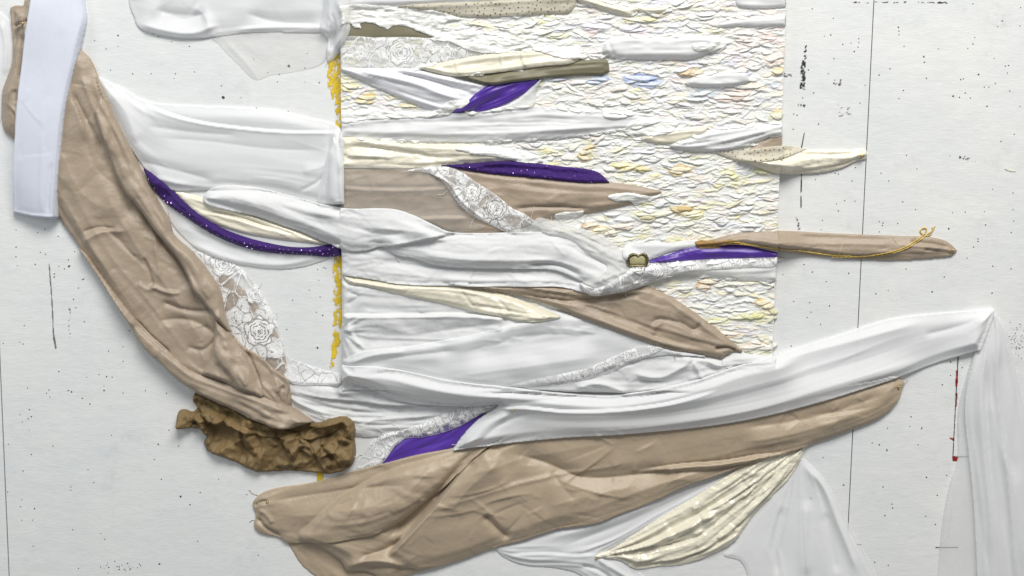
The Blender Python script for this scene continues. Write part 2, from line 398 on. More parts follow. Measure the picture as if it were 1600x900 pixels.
smear("black_scuff", "1261,62 1263,75 1262,100 1260,140 1250,142 1251,110 1257,80", MT['black'], .06, "black dry scuff standing upright on the wall right of the panel", "scuff mark", 4, 2.5, 2.5, thr=.46, fade=2)
smear("black_scuff", "1328,1 1370,1 1480,1 1486,5 1470,6 1440,4 1368,5 1330,4", MT['black'], .06, "long black scuff running along the top edge of the photo above the board seam", "scuff mark", 6, 6, 2, thr=.44, fade=2)
smear("black_scuff", "1244,335 1250,345 1254,360 1248,361 1246,350", MT['black'], .1, "short curved black scuff just above the beige pod", "scuff mark", 7, 3, 3, fade=2)
smear("black_scuff", "1258,207 1259,208 1254,236 1252,236", MT['black'], .5, "thin slanting black tick above the ivory satin pod", "scuff mark", 9, 3, 3, fade=1)
smear("black_scuff", "1253,272 1255,272 1254,325 1252,325", MT['black'], .3, "thin broken black line under the ivory satin pod", "scuff mark", 10, 3, 6, fade=1)
smear("black_scuff", "1331,2 1334,2 1334,3 1331,3", MT['black'], .3, "tiny black fleck near the top of the board seam", "scuff mark", 10, 3, 6, fade=1)
smear("grey_smudge", "1246,160 1262,162 1262,170 1248,168", MT['black'], -.05, "small dark smudge below the upright scuff", "scuff mark", 12, 2.5, 2.5, fade=2)
smear("grey_smudge", "1304,120 1318,122 1318,136 1304,136", MT['lineg'], -.06, "faint grey smudge between the upright scuff and the seam", "scuff mark", 13, 2.5, 2.5, fade=2)
smear("grey_smudge", "1310,162 1335,165 1332,186 1312,184", MT['lineg'], -.12, "pale bluish speckled smudge left of the seam", "scuff mark", 14, 2.5, 2.5, fade=2)
smear("grey_smudge", "1222,112 1240,114 1240,121 1222,121", MT['lineg'], .0, "grey rubbed spot right at the edge of the panel", "scuff mark", 15, 2.5, 2.5, fade=2)
smear("grey_smudge", "1498,240 1512,243 1530,252 1528,256 1506,249", MT['lineg'], -.05, "slanting grey smudge on the right board", "scuff mark", 16, 2.5, 2.5, fade=2)
smear("pencil_line", "73,412 75,412 80,480 82,520 86,545 84,547 80,530 78,480", MT['lineg'], .3, "thin pencil line running down the wall left of the beige sash", "pencil line", 17, 3, 9, fade=1)
smear("pencil_line", "104,478 108,478 108,532 104,532", MT['lineg'], -.07, "short faint pencil rubbing beside the thin pencil line", "pencil line", 18, 2, 3, fade=1)
smear("red_paint_trace", "1496,580 1500,580 1499,606 1495,606", MT['redp'], .3, "upper red paint trace along the hairline joint at the right", "paint trace", 19, 3, 5, fade=1)
smear("red_paint_trace", "1495,615 1499,615 1498,640 1496,642", MT['redp'], .22, "middle red paint trace along the hairline joint", "paint trace", 20, 3, 5, fade=1)
smear("red_paint_trace", "1484,684 1494,678 1496,690 1492,697 1485,694", MT['redp'], -.06, "pink rubbed paint spot left of the hairline joint", "paint trace", 21, 2.5, 2.5, fade=2)
smear("red_paint_trace", "1490,714 1502,715 1497,724 1491,722", MT['redp'], .25, "dark red paint blob at the lower end of the hairline joint", "paint trace", 22, 3, 3, fade=1)
smear("red_paint_trace", "1338,850 1350,850 1350,860 1338,860", MT['redp'], -.16, "very faint pink spot under the end of the board seam", "paint trace", 23, 3, 3, fade=3)
smear("hairline_joint", "1499,556 1500.5,556 1492,716 1490.8,716", MT['black'], .5, "thin dark hairline joint running down to the red blob", "hairline joint", 24, 3, 5, fade=1)
smear("hairline_joint", "1492,715 1540,714 1540,715.3 1492,716.3", MT['lineg'], .5, "level grey hairline joint at the height of the red blob", "hairline joint", 25, 6, 3, fade=1)
smear("hairline_joint", "1464,857 1500,857 1500,858.3 1464,858.3", MT['lineg'], .5, "short level hairline joint low on the right", "hairline joint", 26, 6, 3, fade=1)
# pin holes
rh = random.Random(3)
HO = [(182,55,2.2),(145,63,1.3),(163,76,1.4),(182,72,1),(170,109,1.4),(205,115,1.5),(234,115,1.3),(272,115,1.4),(270,122,1),(302,112,1.3),(344,134,1.4),(347,152,3.4),(375,152,1.2),(237,52,1.4),(245,57,1.4),(266,65,1.2),(294,72,1.4),
 (395,92,1.1),(417,113,1.4),(435,116,1.3),(432,128,1.2),(450,103,3),(475,106,1.4),(479,83,1.2),(475,128,1),(498,129,1.5),(428,174,1.3),(399,169,1.8),(449,174,1.1),
 (22,360,1.3),(56,364,1.3),(67,359,1.3),(22,387,1.5),(22,402,1.3),(24,416,1),(60,395,1.2),(68,398,1.2),(88,370,1.3),(52,414,1.6),(82,429,1.5),(82,434,1.8),(89,417,1.3),(98,421,1.3),(104,407,1.5),(105,417,2.6),(114,394,1.4),(128,437,1.4),(126,438,1.4),(120,451,1.3),(112,469,1.5),(116,482,1.3),(129,504,1.5),(35,510,1.2),(200,518,1.4),(190,543,1.2),(190,566,1.3),(167,550,1.3),(33,539,1.3),(28,536,1.2),(2,538,1.2),(89,582,1.4),(133,591,1.2),(152,587,1.3),(164,590,1.6),(173,591,1.4),
 (40,608,1.3),(104,612,1.6),(109,614,1.9),(74,611,1.4),(70,616,1.3),(75,622,1.2),(160,612,2),(160,605,1.1),(126,624,1.5),(138,633,1.6),(190,616,1.2),(225,612,1.3),(258,616,1.3),(43,642,1.4),(46,653,1.6),(41,656,1.5),(32,661,1.3),(28,650,1.2),(43,674,1),(10,696,1.2),(46,712,1.4),(33,738,1.4),(80,699,1.3),(172,682,1.2),(245,696,1.7),(262,674,1.4),(277,699,1.4),(239,720,1.4),(135,736,1.3),(144,756,1.2),(250,751,1.5),(280,778,2.6),(311,772,1.4),(340,751,1.2),(295,791,1.7),(108,763,1.3),(108,768,1.2),(9,771,1.3),(31,783,1.1),(29,794,1.2),(51,797,1.7),(31,815,1.1),(48,815,1.2),(111,830,1.3),(155,836,1.2),(161,845,1.3),(49,856,1.2),(120,891,1.1),(307,848,1.3),(402,870,1.4),(247,884,2.2),(384,775,1.3),
 (456,470,1.4),(482,454,1.2),(499,465,1.3),(505,419,1.5),(508,420,1.4),(495,422,1.2),(497,439,1.1),(493,489,1.3),(503,494,1.6),(447,516,1.4),(495,545,2.2),
 (1271,13,1.4),(1304,28,1.3),(1300,54,1.6),(1290,56,1),(1305,91,1.4),(1296,115,1.3),(1319,69,1.4),(1332,67,1.2),(1337,80,1.7),(1344,60,1.4),(1344,66,1.4),(1343,73,1.3),(1265,109,1.7),(1273,145,1.6),(1281,194,1.8),(1242,178,1.5),(1247,180,1.5),(1241,202,1.3),(1256,153,1.3),(1305,130,2),(1313,132,2),(1354,133,1.3),(1346,161,1.2),(1406,42,1.7),(1407,48,1.4),(1407,54,1.2),(1446,88,2),(1447,97,1.5),(1393,107,1.5),(1376,117,1.6),(1414,141,1.5),(1407,154,1.4),(1450,122,1.6),(1415,72,1.3),(1469,76,1.2),(1515,75,1.3),(1523,68,1.5),(1526,58,1.3),(1523,5,1.4),(1562,41,1.3),(1569,32,1.5),(1597,40,1.4),(1598,11,1.2),(1556,91,1.2),(1574,103,1.4),(1579,102,1.5),(1577,114,1.4),(1558,130,1.4),(1532,116,2.2),(1541,136,1.3),(1548,136,1.3),(1511,145,1.5),(1504,124,1.6),(1508,123,1.3),(1492,150,2.3),(1519,153,1.4),(1502,152,1.6),(1581,142,1.4),(1545,166,1.8),(1597,166,1.2),(1503,246,2.8),(1508,248,1.8),(1567,221,1.5),(1588,210,1.5),(1487,244,1),(1435,264,1.2),(1379,271,1.4),(1391,283,1.3),(1419,243,1.4),(1339,262,1.4),(1307,271,1.4),(1312,272,1.3),(1276,281,1.2),(1333,283,1.4),(1554,296,1.3),
 (1322,314,1.4),(1309,319,1.3),(1312,330,1.6),(1338,315,1.3),(1287,345,1.3),(1285,360,1.2),(1376,347,1.4),(1382,349,1.6),(1381,353,1.5),(1376,363,1.4),(1405,350,1.4),(1413,316,1.6),(1433,328,1.3),(1511,332,1.5),(1491,333,1.2),(1541,331,1.1),(1543,352,1.5),(1485,358,2),(1531,374,1.3),(1531,378,1.6),(1524,387,1.4),(1583,364,1.6),(1587,346,1.3),(1586,328,1.2),(1586,302,1.2),(1514,404,1.3),(1554,417,1.6),(1583,421,1.3),(1418,421,1.5),(1478,434,1.5),(1371,460,1.7),(1459,457,2),(1390,455,1.2),(1258,414,1.5),(1271,426,1.5),(1328,428,1.6),(1293,441,1.3),(1225,430,1.3),(1267,474,1.4),(1242,472,1.4),(1298,479,1.6),(1263,497,1.2),(1269,489,1.2),(1284,508,1.3),(1238,542,1.5),(1553,459,1.6),
 (1488,567,1.7),(1506,576,1.3),(1488,588,1.5),(1475,603,1.7),(1426,653,1.5),(1424,668,1.3),(1389,671,1.3),(1388,704,1.2),(1376,697,1.8),(1365,694,1.4),(1388,706,1.7),(1442,672,1.4),(1443,670,1.4),(1437,697,1.3),(1320,760,2),(1382,763,1.4),(1450,748,1.7),(1482,745,1.4),(1467,776,1.5),(1396,790,1.6),(1397,796,1.5),(1385,808,1.7),(1449,809,1.3),(1464,822,1.6),(1369,881,1.6),(1390,886,1.4),(1269,781,2.6),(1244,733,1.3),(1288,717,1.2)]
for _ in range(60):
    HO.append((rh.uniform(-150, -5), rh.uniform(-100, 990), rh.uniform(1.1, 1.9))); HO.append((rh.uniform(1605, 1740), rh.uniform(-100, 990), rh.uniform(1.1, 1.9)))
for _ in range(55): HO.append((rh.uniform(1575, 1605), rh.gauss(535, 14), rh.uniform(.7, 1.3)))
for _ in range(26): HO.append((rh.gauss(190, 26), rh.gauss(889, 5), rh.uniform(.7, 1.4)))
V = []; Fv = []
for (x, y, r) in HO:
    r *= .74; k0 = len(V); V.append((x, y, .25))
    for k in range(8):
        a = k * math.pi / 4; rr = r * rh.uniform(.7, 1.2); V.append((x + math.cos(a) * rr, y + math.sin(a) * rr, .25))
    for k in range(0, 8, 2): Fv.append([k0, k0 + 1 + k, k0 + 2 + k, k0 + 1 + (k + 2) % 8])
V = np.array(V); obj("pin_holes", new_mesh("pin_holes", to_world(V[:, 0], V[:, 1], V[:, 2]), Fv, MT['hole'], False), kind="stuff", label="scattered dark pin holes in the white painted boards", category="pin holes")

# ------------------------------------------------------------------ painted panel
PT = 12.0
pc = [(vx(532.5, -130), -130), (vx(1228, -130), -130), (vx(1228, 608), 608), (vx(532.5, 608), 608)]
panel = quad_box("painted_panel", pc, 0.05, PT, simple("canvas_edge", srgb(214, 212, 206), .8), None, label="large upright panel thick with ridged cream and pastel paint", category="painting")
ppoly = np.array(pc, float); pcr = Crop(ppoly, 4); pins = fillpoly(pcr, ppoly)
pd, _, _, pqx, pqy, _ = dfield(pcr, ppoly, 12, True)
REL = np.zeros((pcr.h, pcr.w), np.float32) + fbm(pcr.px / 30, pcr.py / 12, 2) * 2
RCOL = np.zeros((pcr.h, pcr.w, 3), np.float32); RCOL[:] = srgb(236, 236, 232)
IV = [(240, 240, 238), (236, 236, 234), (243, 243, 242), (233, 234, 237), (238, 236, 228), (231, 233, 238)]
def pal(x, y, rr):
    u = float(np.clip(.5 + (vnoise(np.array([x / 34.0]), np.array([y / 15.0]), 6)[0] - .5) * 1.5 + rr.uniform(-.16, .16), 0, .999)); u = (u * 1.37 + .15) % 1.0; yellow = 0.10 + .10 * (y > 220) + .10 * (560 > x); 
    pink = .05 + .16 * max(0, (x - 1050) / 170) * (y < 330); lil = .06 + .12 * (x > 1000 and y < 260) + .05 * (y < 60)
    if u < yellow: c = [(232, 224, 160), (226, 216, 130), (240, 236, 196), (238, 228, 176), (222, 224, 170), (243, 239, 205)][rr.randint(6)]
    elif u < yellow + pink: c = [(236, 218, 204), (232, 212, 206), (240, 226, 214)][rr.randint(3)]
    elif u < yellow + pink + lil: c = [(222, 218, 234), (214, 218, 234), (226, 214, 230)][rr.randint(3)]
    elif u < yellow + pink + lil + .05: c = [(205, 216, 220), (214, 224, 224)][rr.randint(2)]
    elif u < yellow + pink + lil + .05 + .22: c = (240, 238, 222)
    else: c = IV[rr.randint(6)]
    return tuple(.97 * (.75 * v + .25 * w_) for v, w_ in zip(c, (240, 240, 238)))
# hand-placed coloured strokes: x, y, half length, half height, colour
SP = [(1000,122,26,6,(120,150,222)),(1012,131,22,5,(136,164,226)),(990,127,14,4,(150,176,230)),(935,124,16,5,(120,158,216)),(928,129,12,4,(140,172,222)),(872,125,16,3,(120,140,190)),(1076,112,11,5,(206,168,92)),(1086,115,12,4,(214,180,110)),(915,237,11,8,(226,200,110)),(912,246,10,5,(206,166,66)),(984,262,22,5,(226,206,96)),(972,258,18,4,(232,216,120)),(1062,264,19,6,(214,178,80)),(1056,268,12,5,(220,190,100)),(1136,271,11,5,(216,206,70)),(1146,276,8,4,(214,204,90)),(1188,268,12,5,(206,200,96)),(1075,332,22,5,(228,210,110)),(1060,328,14,4,(206,170,80)),(1085,336,14,4,(232,222,140)),(922,352,14,5,(206,166,100)),(936,358,12,4,(236,222,140)),(1105,440,17,5,(204,168,100)),(1098,448,12,5,(198,156,92)),(1190,472,12,6,(226,190,84)),(1198,478,10,5,(230,200,110)),(945,312,22,3,(232,220,170)),(1096,146,18,5,(170,190,200)),(1088,155,20,4,(184,200,208)),(1150,147,22,6,(230,204,188)),(1130,153,18,5,(236,214,200)),(1210,90,18,10,(232,212,200)),(1200,60,14,4,(226,190,184)),(1160,115,12,4,(200,196,222)),(930,42,24,5,(214,218,236)),(992,48,18,4,(216,204,232)),(880,45,18,4,(206,214,234)),(742,160,16,3,(222,196,80)),(640,166,14,4,(232,208,120)),(573,152,16,5,(206,178,70)),(568,158,12,4,(222,196,110)),(548,135,14,4,(232,222,150)),(1214,180,12,8,(236,222,160)),(1214,112,10,6,(226,190,110)),(1170,135,26,5,(234,224,190)),(1120,500,20,4,(214,216,140)),(1160,495,22,4,(206,206,110)),(1070,350,18,4,(228,232,200)),(1010,335,20,4,(226,222,150)),(1120,420,18,4,(238,232,190)),(970,352,20,4,(236,216,200)),(1130,520,26,5,(236,214,190)),(1178,540,22,4,(238,220,190)),(867,58,14,4,(222,226,170)),(790,60,18,5,(228,228,170)),(735,52,14,4,(226,226,160)),(1030,18,20,6,(228,214,190)),(1122,48,12,4,(222,214,160)),(1000,32,30,4,(232,222,160))]
rr = np.random.RandomState(11)
DAUBS = []
def stamp(x, y, a, b, ang, col, amp, rr, cmix=.6):
    R_ = int(a + 4); x0 = int(x) - R_ - pcr.x0; y0 = int(y) - R_ - pcr.y0
    sl = (slice(max(y0, 0), min(y0 + 2 * R_, pcr.h)), slice(max(x0, 0), min(x0 + 2 * R_, pcr.w)))
    if sl[0].start >= sl[0].stop or sl[1].start >= sl[1].stop: return
    dx = pcr.px[sl] - x; dy = pcr.py[sl] - y; ca, sa = math.cos(ang), math.sin(ang)
    u = (dx * ca + dy * sa) / a; v = (-dx * sa + dy * ca)
    wob = vnoise(pcr.px[sl] / 4.5, pcr.py[sl] / 4.5, rr.randint(99)) - .5
    v = v + b * .55 * np.sin(u * 2.2 + x * .7) * .6 + wob * b * 1.1
    e = np.clip(1 - np.abs(u) ** 2.2, 0, 1) ** .75 * b + 1e-3; vv = v / e
    mk = (np.abs(vv) < 1) & (np.abs(u) < 1)
    if not mk.any(): return
    base = float(np.median(REL[sl][mk])); sg = 1
    lp = np.clip((vv * sg + 1) / 2, 0, 1)
    prof = amp * (.08 + .92 * lp ** 1.5) * (1 - np.abs(u) ** 3) + np.exp(-((vv - .62) / .22) ** 2) * amp * .28
    hn = np.clip(base * .35 + REL[sl] * .4, -1, 2.6) + prof
    REL[sl] = np.where(mk, hn, REL[sl]); RCOL[sl] = np.where(mk[..., None], np.array(srgb(*col), np.float32) * cmix + RCOL[sl] * (1 - cmix), RCOL[sl])
    return
ycells = []
nst = 7500
for k in range(nst):
    x = rr.uniform(528, 1232); y = rr.uniform(-130, 608)
    a = rr.uniform(6, 19) * (1.3 if rr.rand() < .2 else 1); b = rr.uniform(1.4, 3.2) * (1.6 if rr.rand() < .16 else 1); ang = rr.normal(-.05, .2) * (2 if rr.rand() < .12 else 1)
    stamp(x, y, a, b, ang, pal(x, y, rr), rr.uniform(1.0, 2.5), rr)
for (x, y, a, b, c) in SP: stamp(x, y, a * 1.15, b, rr.normal(-.05, .08), c, 1.8, rr, .6); stamp(x + rr.uniform(-8, 8), y + rr.uniform(-3, 3), a * .6, b * .6, rr.normal(0, .1), c, 1.6, rr, .5)
REL = np.where(pd < 3, REL * (.4 + .2 * pd), REL)
REL = REL * .6 + blur(REL, 1) * .4
RCOL = np.stack([RCOL[..., k] * .4 + blur(RCOL[..., k], 1) * .6 for k in range(3)], -1)
SP = [(a_, b_, c_, d_, tuple(.5 * v + .5 * w_ for v, w_ in zip(e_, (238, 237, 232)))) for a_, b_, c_, d_, e_ in SP]
REL += 1.2
GP = np.where(pins, PT + REL, 0).astype(np.float32)
G[pcr.sl] = np.maximum(G[pcr.sl], GP)
EMBED = {'1118,40 1', '941,82 94', '1069,131 ', '534,190* ', '1000,216 ', '898,-6 94', '1046,228 ', '656,106 6', '990,418 1'}
COVER = np.zeros((H, W), bool); ANY = np.zeros((H, W), bool); EDGES = []

# ------------------------------------------------------------------ cloth builder
def piece(name, outline, mat, label, cat, thick=3, r=8, folds=(), wr=(), flow=None, step=2, drape=6, gap=.5, skirt=True, rough=0, rseed=1, alpha=None, cover=True, group=None, parent=None, lift=0, emin=.5, post=None, rscale=5, edge=None, embed=False, crisp=.9):
    PP = pts(outline)
    if name == 'crumpled_brown_paper': PP = [(a_, b_, True) for a_, b_, _c in PP]
    if r >= 12: r = r * 1.5; thick = thick * .72
    poly = spline(PP, True, 4.0 if rough == 0 else 2.0)
    if rough:
        nx = fbm(poly[:, 0] / rscale, poly[:, 1] / rscale, rseed, 3); ny = fbm(poly[:, 0] / rscale + 50, poly[:, 1] / rscale, rseed + 9, 3)
        poly = poly + np.stack([nx, ny], 1) * rough * 2
    cr = Crop(poly, 6); ins = fillpoly(cr, poly)
    d, _, _, qx, qy, _ = dfield(cr, poly, max(r * 2.6 + 6, 8, 110 if any(w_[0] == 'p' for w_ in wr) else 0) + 4, True)
    di = np.where(ins, np.minimum(d, r), 0.0)
    low = G[cr.sl].copy()
    base = blur(dilate(low, int(drape)), max(1, int(drape * .7))) if drape > 0 else low.copy()
    base = np.maximum(base, low)
    q = di / r
    e = emin + (1 - emin) * sstep(q * 1.3)
    prof = (.16 + .52 * np.sin(q * math.pi / 2) ** 1.15 + .32 * sstep(np.where(ins, np.minimum(d / (r * 2.6 + 6), 1), 0))) * np.where(ins, 1, 0)
    hgt = low * (1 - e) + base * e + thick * prof + gap + lift * e
    # flow coordinates
    if flow is None: fn, ft = cr.py, cr.px
    elif isinstance(flow, (int, float)):
        ca, sa = math.cos(R(flow)), math.sin(R(flow)); ft = cr.px * ca + cr.py * sa; fn = -cr.px * sa + cr.py * ca
    else:
        fl = spline(pts(flow), False, 14); _, fn, ft, _, _, _ = dfield(cr, fl, 260)
    att = .35 + .65 * sstep(q)
    for wv in wr:
        kind, amp, wn, wt, sd = wv
        if kind == 's': hgt = hgt + amp * 2 * fbm(fn / wn, ft / wt, sd, 2) * att
        elif kind == 'c':
            wx = fbm(fn / wn * .6, ft / wt * .6, sd + 40, 2) * 1.4
            hgt = hgt + amp * ((1 - np.abs(2 * vnoise(fn / wn + wx, ft / wt + wx, sd) - 1)) ** 2.2 - .35) * att
        elif kind == 'p':
            dm = np.where(ins, np.minimum(d, 110), 0); u = fn / (np.abs(fn) + dm + 2)
            ww = u * wn + 1.1 * fbm(ft / wt, u * 1.5, sd + 20, 2)
            pl = (1 - np.abs(2 * vnoise(ww, ft / (wt * 1.6), sd) - 1)) + .5 * (1 - np.abs(2 * vnoise(ww * 2.1 + 7, ft / wt, sd + 5) - 1))
            hgt = hgt + amp * (pl - .8) * np.minimum(1, dm / 7)
        elif kind == 'k': hgt = hgt + creases(cr, wn, amp, sd, fn, ft, wt[0], wt[1], wt[2]) * att
        elif kind == 'f': hgt = hgt + facets(cr, wn, amp, sd, math.atan2(0, 1) if not isinstance(flow, (int, float)) else R(flow), wt) * att
    for fd in folds:
        kind, line, amp, wd = fd[:4]
        fl = spline(pts(line), False, 4); Rr = wd * 3.2 + 3
        dd, nn, tt, _, _, L = dfield(cr, fl, Rr)
        tp = fd[4] if len(fd) > 4 else .18
        tap = sstep(np.minimum(tt, L - tt) / (tp * L + 1e-3)) if tp > 0 else 1.0
        far = dd < Rr
        if kind == 'r': f = amp * (.5 * np.exp(-(dd / wd) ** 2) + .6 * np.exp(-dd / (wd * .75)))
        elif kind == 'v': f = -amp * (.5 * np.exp(-(dd / wd) ** 2) + .65 * np.exp(-dd / (wd * .7)))
        else:               # lap: kind 'L' raises the left side of travel, 'R' the right side
            m_ = nn if kind == 'R' else -nn
            f = amp * sstep((m_ + 2) / 4) * np.exp(-(np.maximum(m_, 0) / wd) ** 1.25) - amp * .35 * (m_ < 2) * np.exp(-(np.minimum(m_, 0) / (wd * .55)) ** 2) * (1 - sstep((m_ + 2) / 4))
        hgt = hgt + np.where(far, f * tap, 0)
    if post is not None: hgt = post(cr, hgt, d, ins)
    if step == 2 and thick > 1.5: hgt = hgt + crisp * np.clip(hgt - blur(hgt.astype(np.float32), 3), -3, 3) * sstep(d / 5)
    hgt = np.maximum(hgt, low + gap)
    attrs = None
    if alpha is not None: attrs = {'alpha': alpha(cr, d, ins)}
    me = sheet_mesh(name, cr, ins, hgt.astype(np.float32), low, qx, qy, step, mat, skirt, attrs)
    o = obj(name, me, parent)
    if parent is None:
        o['label'] = label; o['category'] = cat
        if group: o['group'] = group
    if outline[:9] in EMBED: EDGES.append(poly)
    G[cr.sl] = np.where(ins, np.maximum(low, hgt), low)
    ANY[cr.sl] |= ins
    if cover: COVER[cr.sl] |= (ins & (d > 7))
    return o
def gtop(x, y): return float(G[int(round(y)) - Y0, int(round(x)) - X0])
# lace pattern
def lace(roses, seed=1, cell=13, net=.30, fade=None):
    def fn(cr, d, ins):
        rs = np.random.RandomState(seed); px = cr.px + 3 * fbm(cr.px / 9, cr.py / 9, seed) * 2; py = cr.py + 3 * fbm(cr.px / 9 + 30, cr.py / 9, seed) * 2
        gx = np.floor(px / cell).astype(int); gy = np.floor(py / cell).astype(int)
        f1 = np.full(px.shape, 1e9, np.float32); f2 = f1.copy(); idv = np.zeros(px.shape, np.float32)
        for ox in (-1, 0, 1):
            for oy in (-1, 0, 1):
                cx = gx + ox; cy = gy + oy
                jx = LAT[(cy * 7 + seed) & 255, (cx * 13) & 255]; jy = LAT[(cy * 5 + 90) & 255, (cx * 11 + seed) & 255]; iv = LAT[(cy * 3 + 9) & 255, (cx * 17 + 5 + seed) & 255]
                dd = np.sqrt((px - (cx + jx) * cell) ** 2 + (py - (cy + jy) * cell) ** 2)
                nr = dd < f1; f2 = np.where(nr, f1, np.minimum(f2, dd)); idv = np.where(nr, iv, idv); f1 = np.where(nr, dd, f1)
        bd = f2 - f1
        petal = idv > .45
        al = np.where(petal, .93, net)
        al = np.where(petal & (np.abs(f1 - cell * .34) < .8) & (vnoise(px / 5, py / 5, seed + 3) > .45), .35, al)
        al = np.where((bd < 1.7) & ~petal, .9, al)
        al = np.where((bd < 1.1) & petal, .22, al); al = al * (.72 + .45 * vnoise(px * .9, py * .9, seed + 8))
        th = np.abs(np.sin(px * .16 + 3 * vnoise(px / 18, py / 18, seed))) * 1.0
        al = np.where((~petal) & (th < .07), .8, al)
        for (x, y, rad, asp) in roses:
            dx = cr.px - x; dy = (cr.py - y) * asp; a = np.arctan2(dy, dx); rr_ = np.sqrt(dx * dx + dy * dy) / rad
            edge = .92 + .10 * np.sin(a * 5 + seed) + .04 * np.sin(a * 11)
            inside = rr_ < edge
            wv = rr_ + .035 * np.sin(a * 7 + rr_ * 6) + .05 * a / math.pi
            ph = wv * 5.2; ring = np.abs(ph - np.round(ph)) < .16
            gate = vnoise(a * 1.6 + 10, np.round(ph) * 3.1, seed) > .33
            v = np.where(ring & gate & (rr_ < .88), .05, .96)
            v = np.where(rr_ < .12, .3, v)
            al = np.where(inside, v, al)
            al = np.where(np.abs(rr_ - edge) < .05, .3, al)
        al = np.where(ins & (d < 1.2), np.maximum(al, .5), al)
        if fade is not None: al = al * fade(cr)
        return al.astype(np.float32)
    return fn

exec_order = None
# ================================================================== FABRICS ON THE PANEL
# top gauze strip
piece("gauze_strip", "534,-60* 1010,-60* 1005,-8 930,-3 850,-2 800,0 735,5 650,10 590,12 534,13*", MT['organza_dense'], "white gauze strip along the top of the panel above the dotted tulle", "gauze", 4, 7, [('r', "540,3 640,2 740,-3", 2, 5)], [('s', .8, 9, 80, 2)])
o = piece("dotted_tulle", "622,11* 650,8 700,5 740,4 800,0 870,-4 900,-2 899,8 890,20 860,22 800,26 750,28 700,24 655,17", MT['tulle'], "sheer cream tulle with bronze dots under the top gauze strip", "tulle", 3, 6, [], [('s', .7, 10, 60, 3)])
def dots(parent, region, n, mat, seed, name="dot", r0=1.0, r1=1.7, rows=None, jit=1, bright=None, lift=.5, lab=None):
    poly = spline(pts(region), True); cr = Crop(poly, 2); ins = fillpoly(cr, poly); rs = np.random.RandomState(seed)
    P = []; tries = 0
    while len(P) < n and tries < 20000:
        tries += 1; x = rs.uniform(cr.x0, cr.x1); y = rs.uniform(cr.y0, cr.y1)
        if not ins[int(y) - cr.y0, int(x) - cr.x0]: continue
        if all((x - a) ** 2 + (y - b) ** 2 > rows ** 2 for a, b in P): P.append((x, y))
    V = []; Fq = []
    for (x, y) in P:
        r_ = rs.uniform(r0, r1); g = gtop(x, y); k0 = len(V); tx, ty = rs.uniform(-.5, .5, 2)
        V.append((x, y, g + lift + .5))
        for k in range(6): V.append((x + r_ * math.cos(k * math.pi / 3), y + r_ * math.sin(k * math.pi / 3), g + lift + tx * math.cos(k * math.pi / 3) + ty * math.sin(k * math.pi / 3)))
        for k in (0, 2, 4): Fq.append([k0, k0 + 1 + k, k0 + 2 + k, k0 + 1 + (k + 2) % 6])
    V = np.array(V); oo = obj(name, new_mesh(name, to_world(V[:, 0], V[:, 1], V[:, 2]), Fq, mat, False), parent); oo['kind'] = 'stuff'
    if lab: oo['label'] = lab
    return oo
dots(o, "630,11 700,8 800,3 890,2 888,16 800,23 750,25 690,20", 90, MT['dot'], 1, "bronze_dots", .8, 1.5, rows=5.5)
piece("satin_scrap", "898,-6 940,2 975,8 1005,12 1040,12 1044,16 1020,22 990,20 988,26 960,22 930,12 905,4", MT['satin_soft'], "narrow curved ivory satin scrap half sunk in paint near the top edge", "satin", 3, 5, [('r', "910,2 950,12 985,22", 2.5, 3)], [('s', 1, 6, 30, 4)], rough=1)
piece("gauze_scrap", "1118,40 1140,32 1180,28 1226,24* 1226,42* 1190,43 1150,42 1128,43", MT['organza_dense'], "white gauze scrap at the right edge of the panel below the pink paint", "gauze", 4, 6, [], [('s', .8, 8, 50, 5)])
piece("gauze_scrap", "1150,-6 1226,-12* 1226,12* 1180,14 1150,8", MT['organza_dense'], "pale pinkish gauze scrap in the top right corner of the panel", "gauze", 3, 6, [], [('s', .8, 8, 50, 6)])
piece("padded_gauze_scrap", "941,82 944,68 958,60 985,57 1050,58 1105,57 1124,64 1118,74 1100,87 1078,93 1050,94 1000,93 962,92", MT['organza_dense'], "plump white gauze roll lying in the paint, the widest of the small scraps", "gauze", 8, 9, [('r', "950,85 1000,84 1090,82", 2, 6), ('v', "950,66 955,80 960,88", 1.5, 3)], [('s', 1.4, 10, 30, 7)])
piece("padded_gauze_scrap", "1069,131 1080,121 1110,115 1140,112 1166,115 1168,128 1150,135 1115,137 1085,136", MT['organza_dense'], "short plump white gauze roll below the wide one, beside ochre paint", "gauze", 6, 8, [('r', "1080,130 1120,131 1160,128", 1.5, 4)], [('s', 1, 8, 30, 8)])
# olive in recess + lace with rose
piece("olive_cloth", "538,63* 542,50 550,36 570,32 620,36 660,44 692,65* 652,60 600,60", MT['olive'], "flat dull olive cloth under a torn edge of white paint, upper left of panel", "cloth", 1.0, 4, [], [('s', .3, 10, 60, 2)])
piece("lace_strip", "533.5,62 588,59 655,59 720,66 775,78 800,86 790,92 740,92 690,100 665,107 600,108 534,107*", MT['lace'], "white lace strip with one open rose just under the olive cloth", "lace", 2.2, 5, [], [('s', 1, 10, 40, 3)], step=1, alpha=lace([(628, 82, 24, 1.15), (700, 84, 16, 1.1), (566, 84, 13, 1.0)], 4, 19, .38), cover=False)
piece("grey_satin_band", "534,106* 600,107 640,107 690,117 740,127 785,136* 760,150 712,179* 690,176 657,166 617,150 577,132 534,110*", MT['cotton_grey'], "pale grey satin band slanting from the panel's left edge to the short purple strip", "satin", 7, 9, [('r', "560,112 640,128 700,150 735,158", 4, 6), ('v', "610,110 680,128 750,150", 3.5, 4), ('r', "640,108 700,124 770,137", 4, 5), ('v', "560,120 640,148 700,168", 1.5, 4)], [('p', 2.0, 2.4, 90, 23), ('s', .8, 9, 60, 5)], flow="534,107 650,135 785,150")
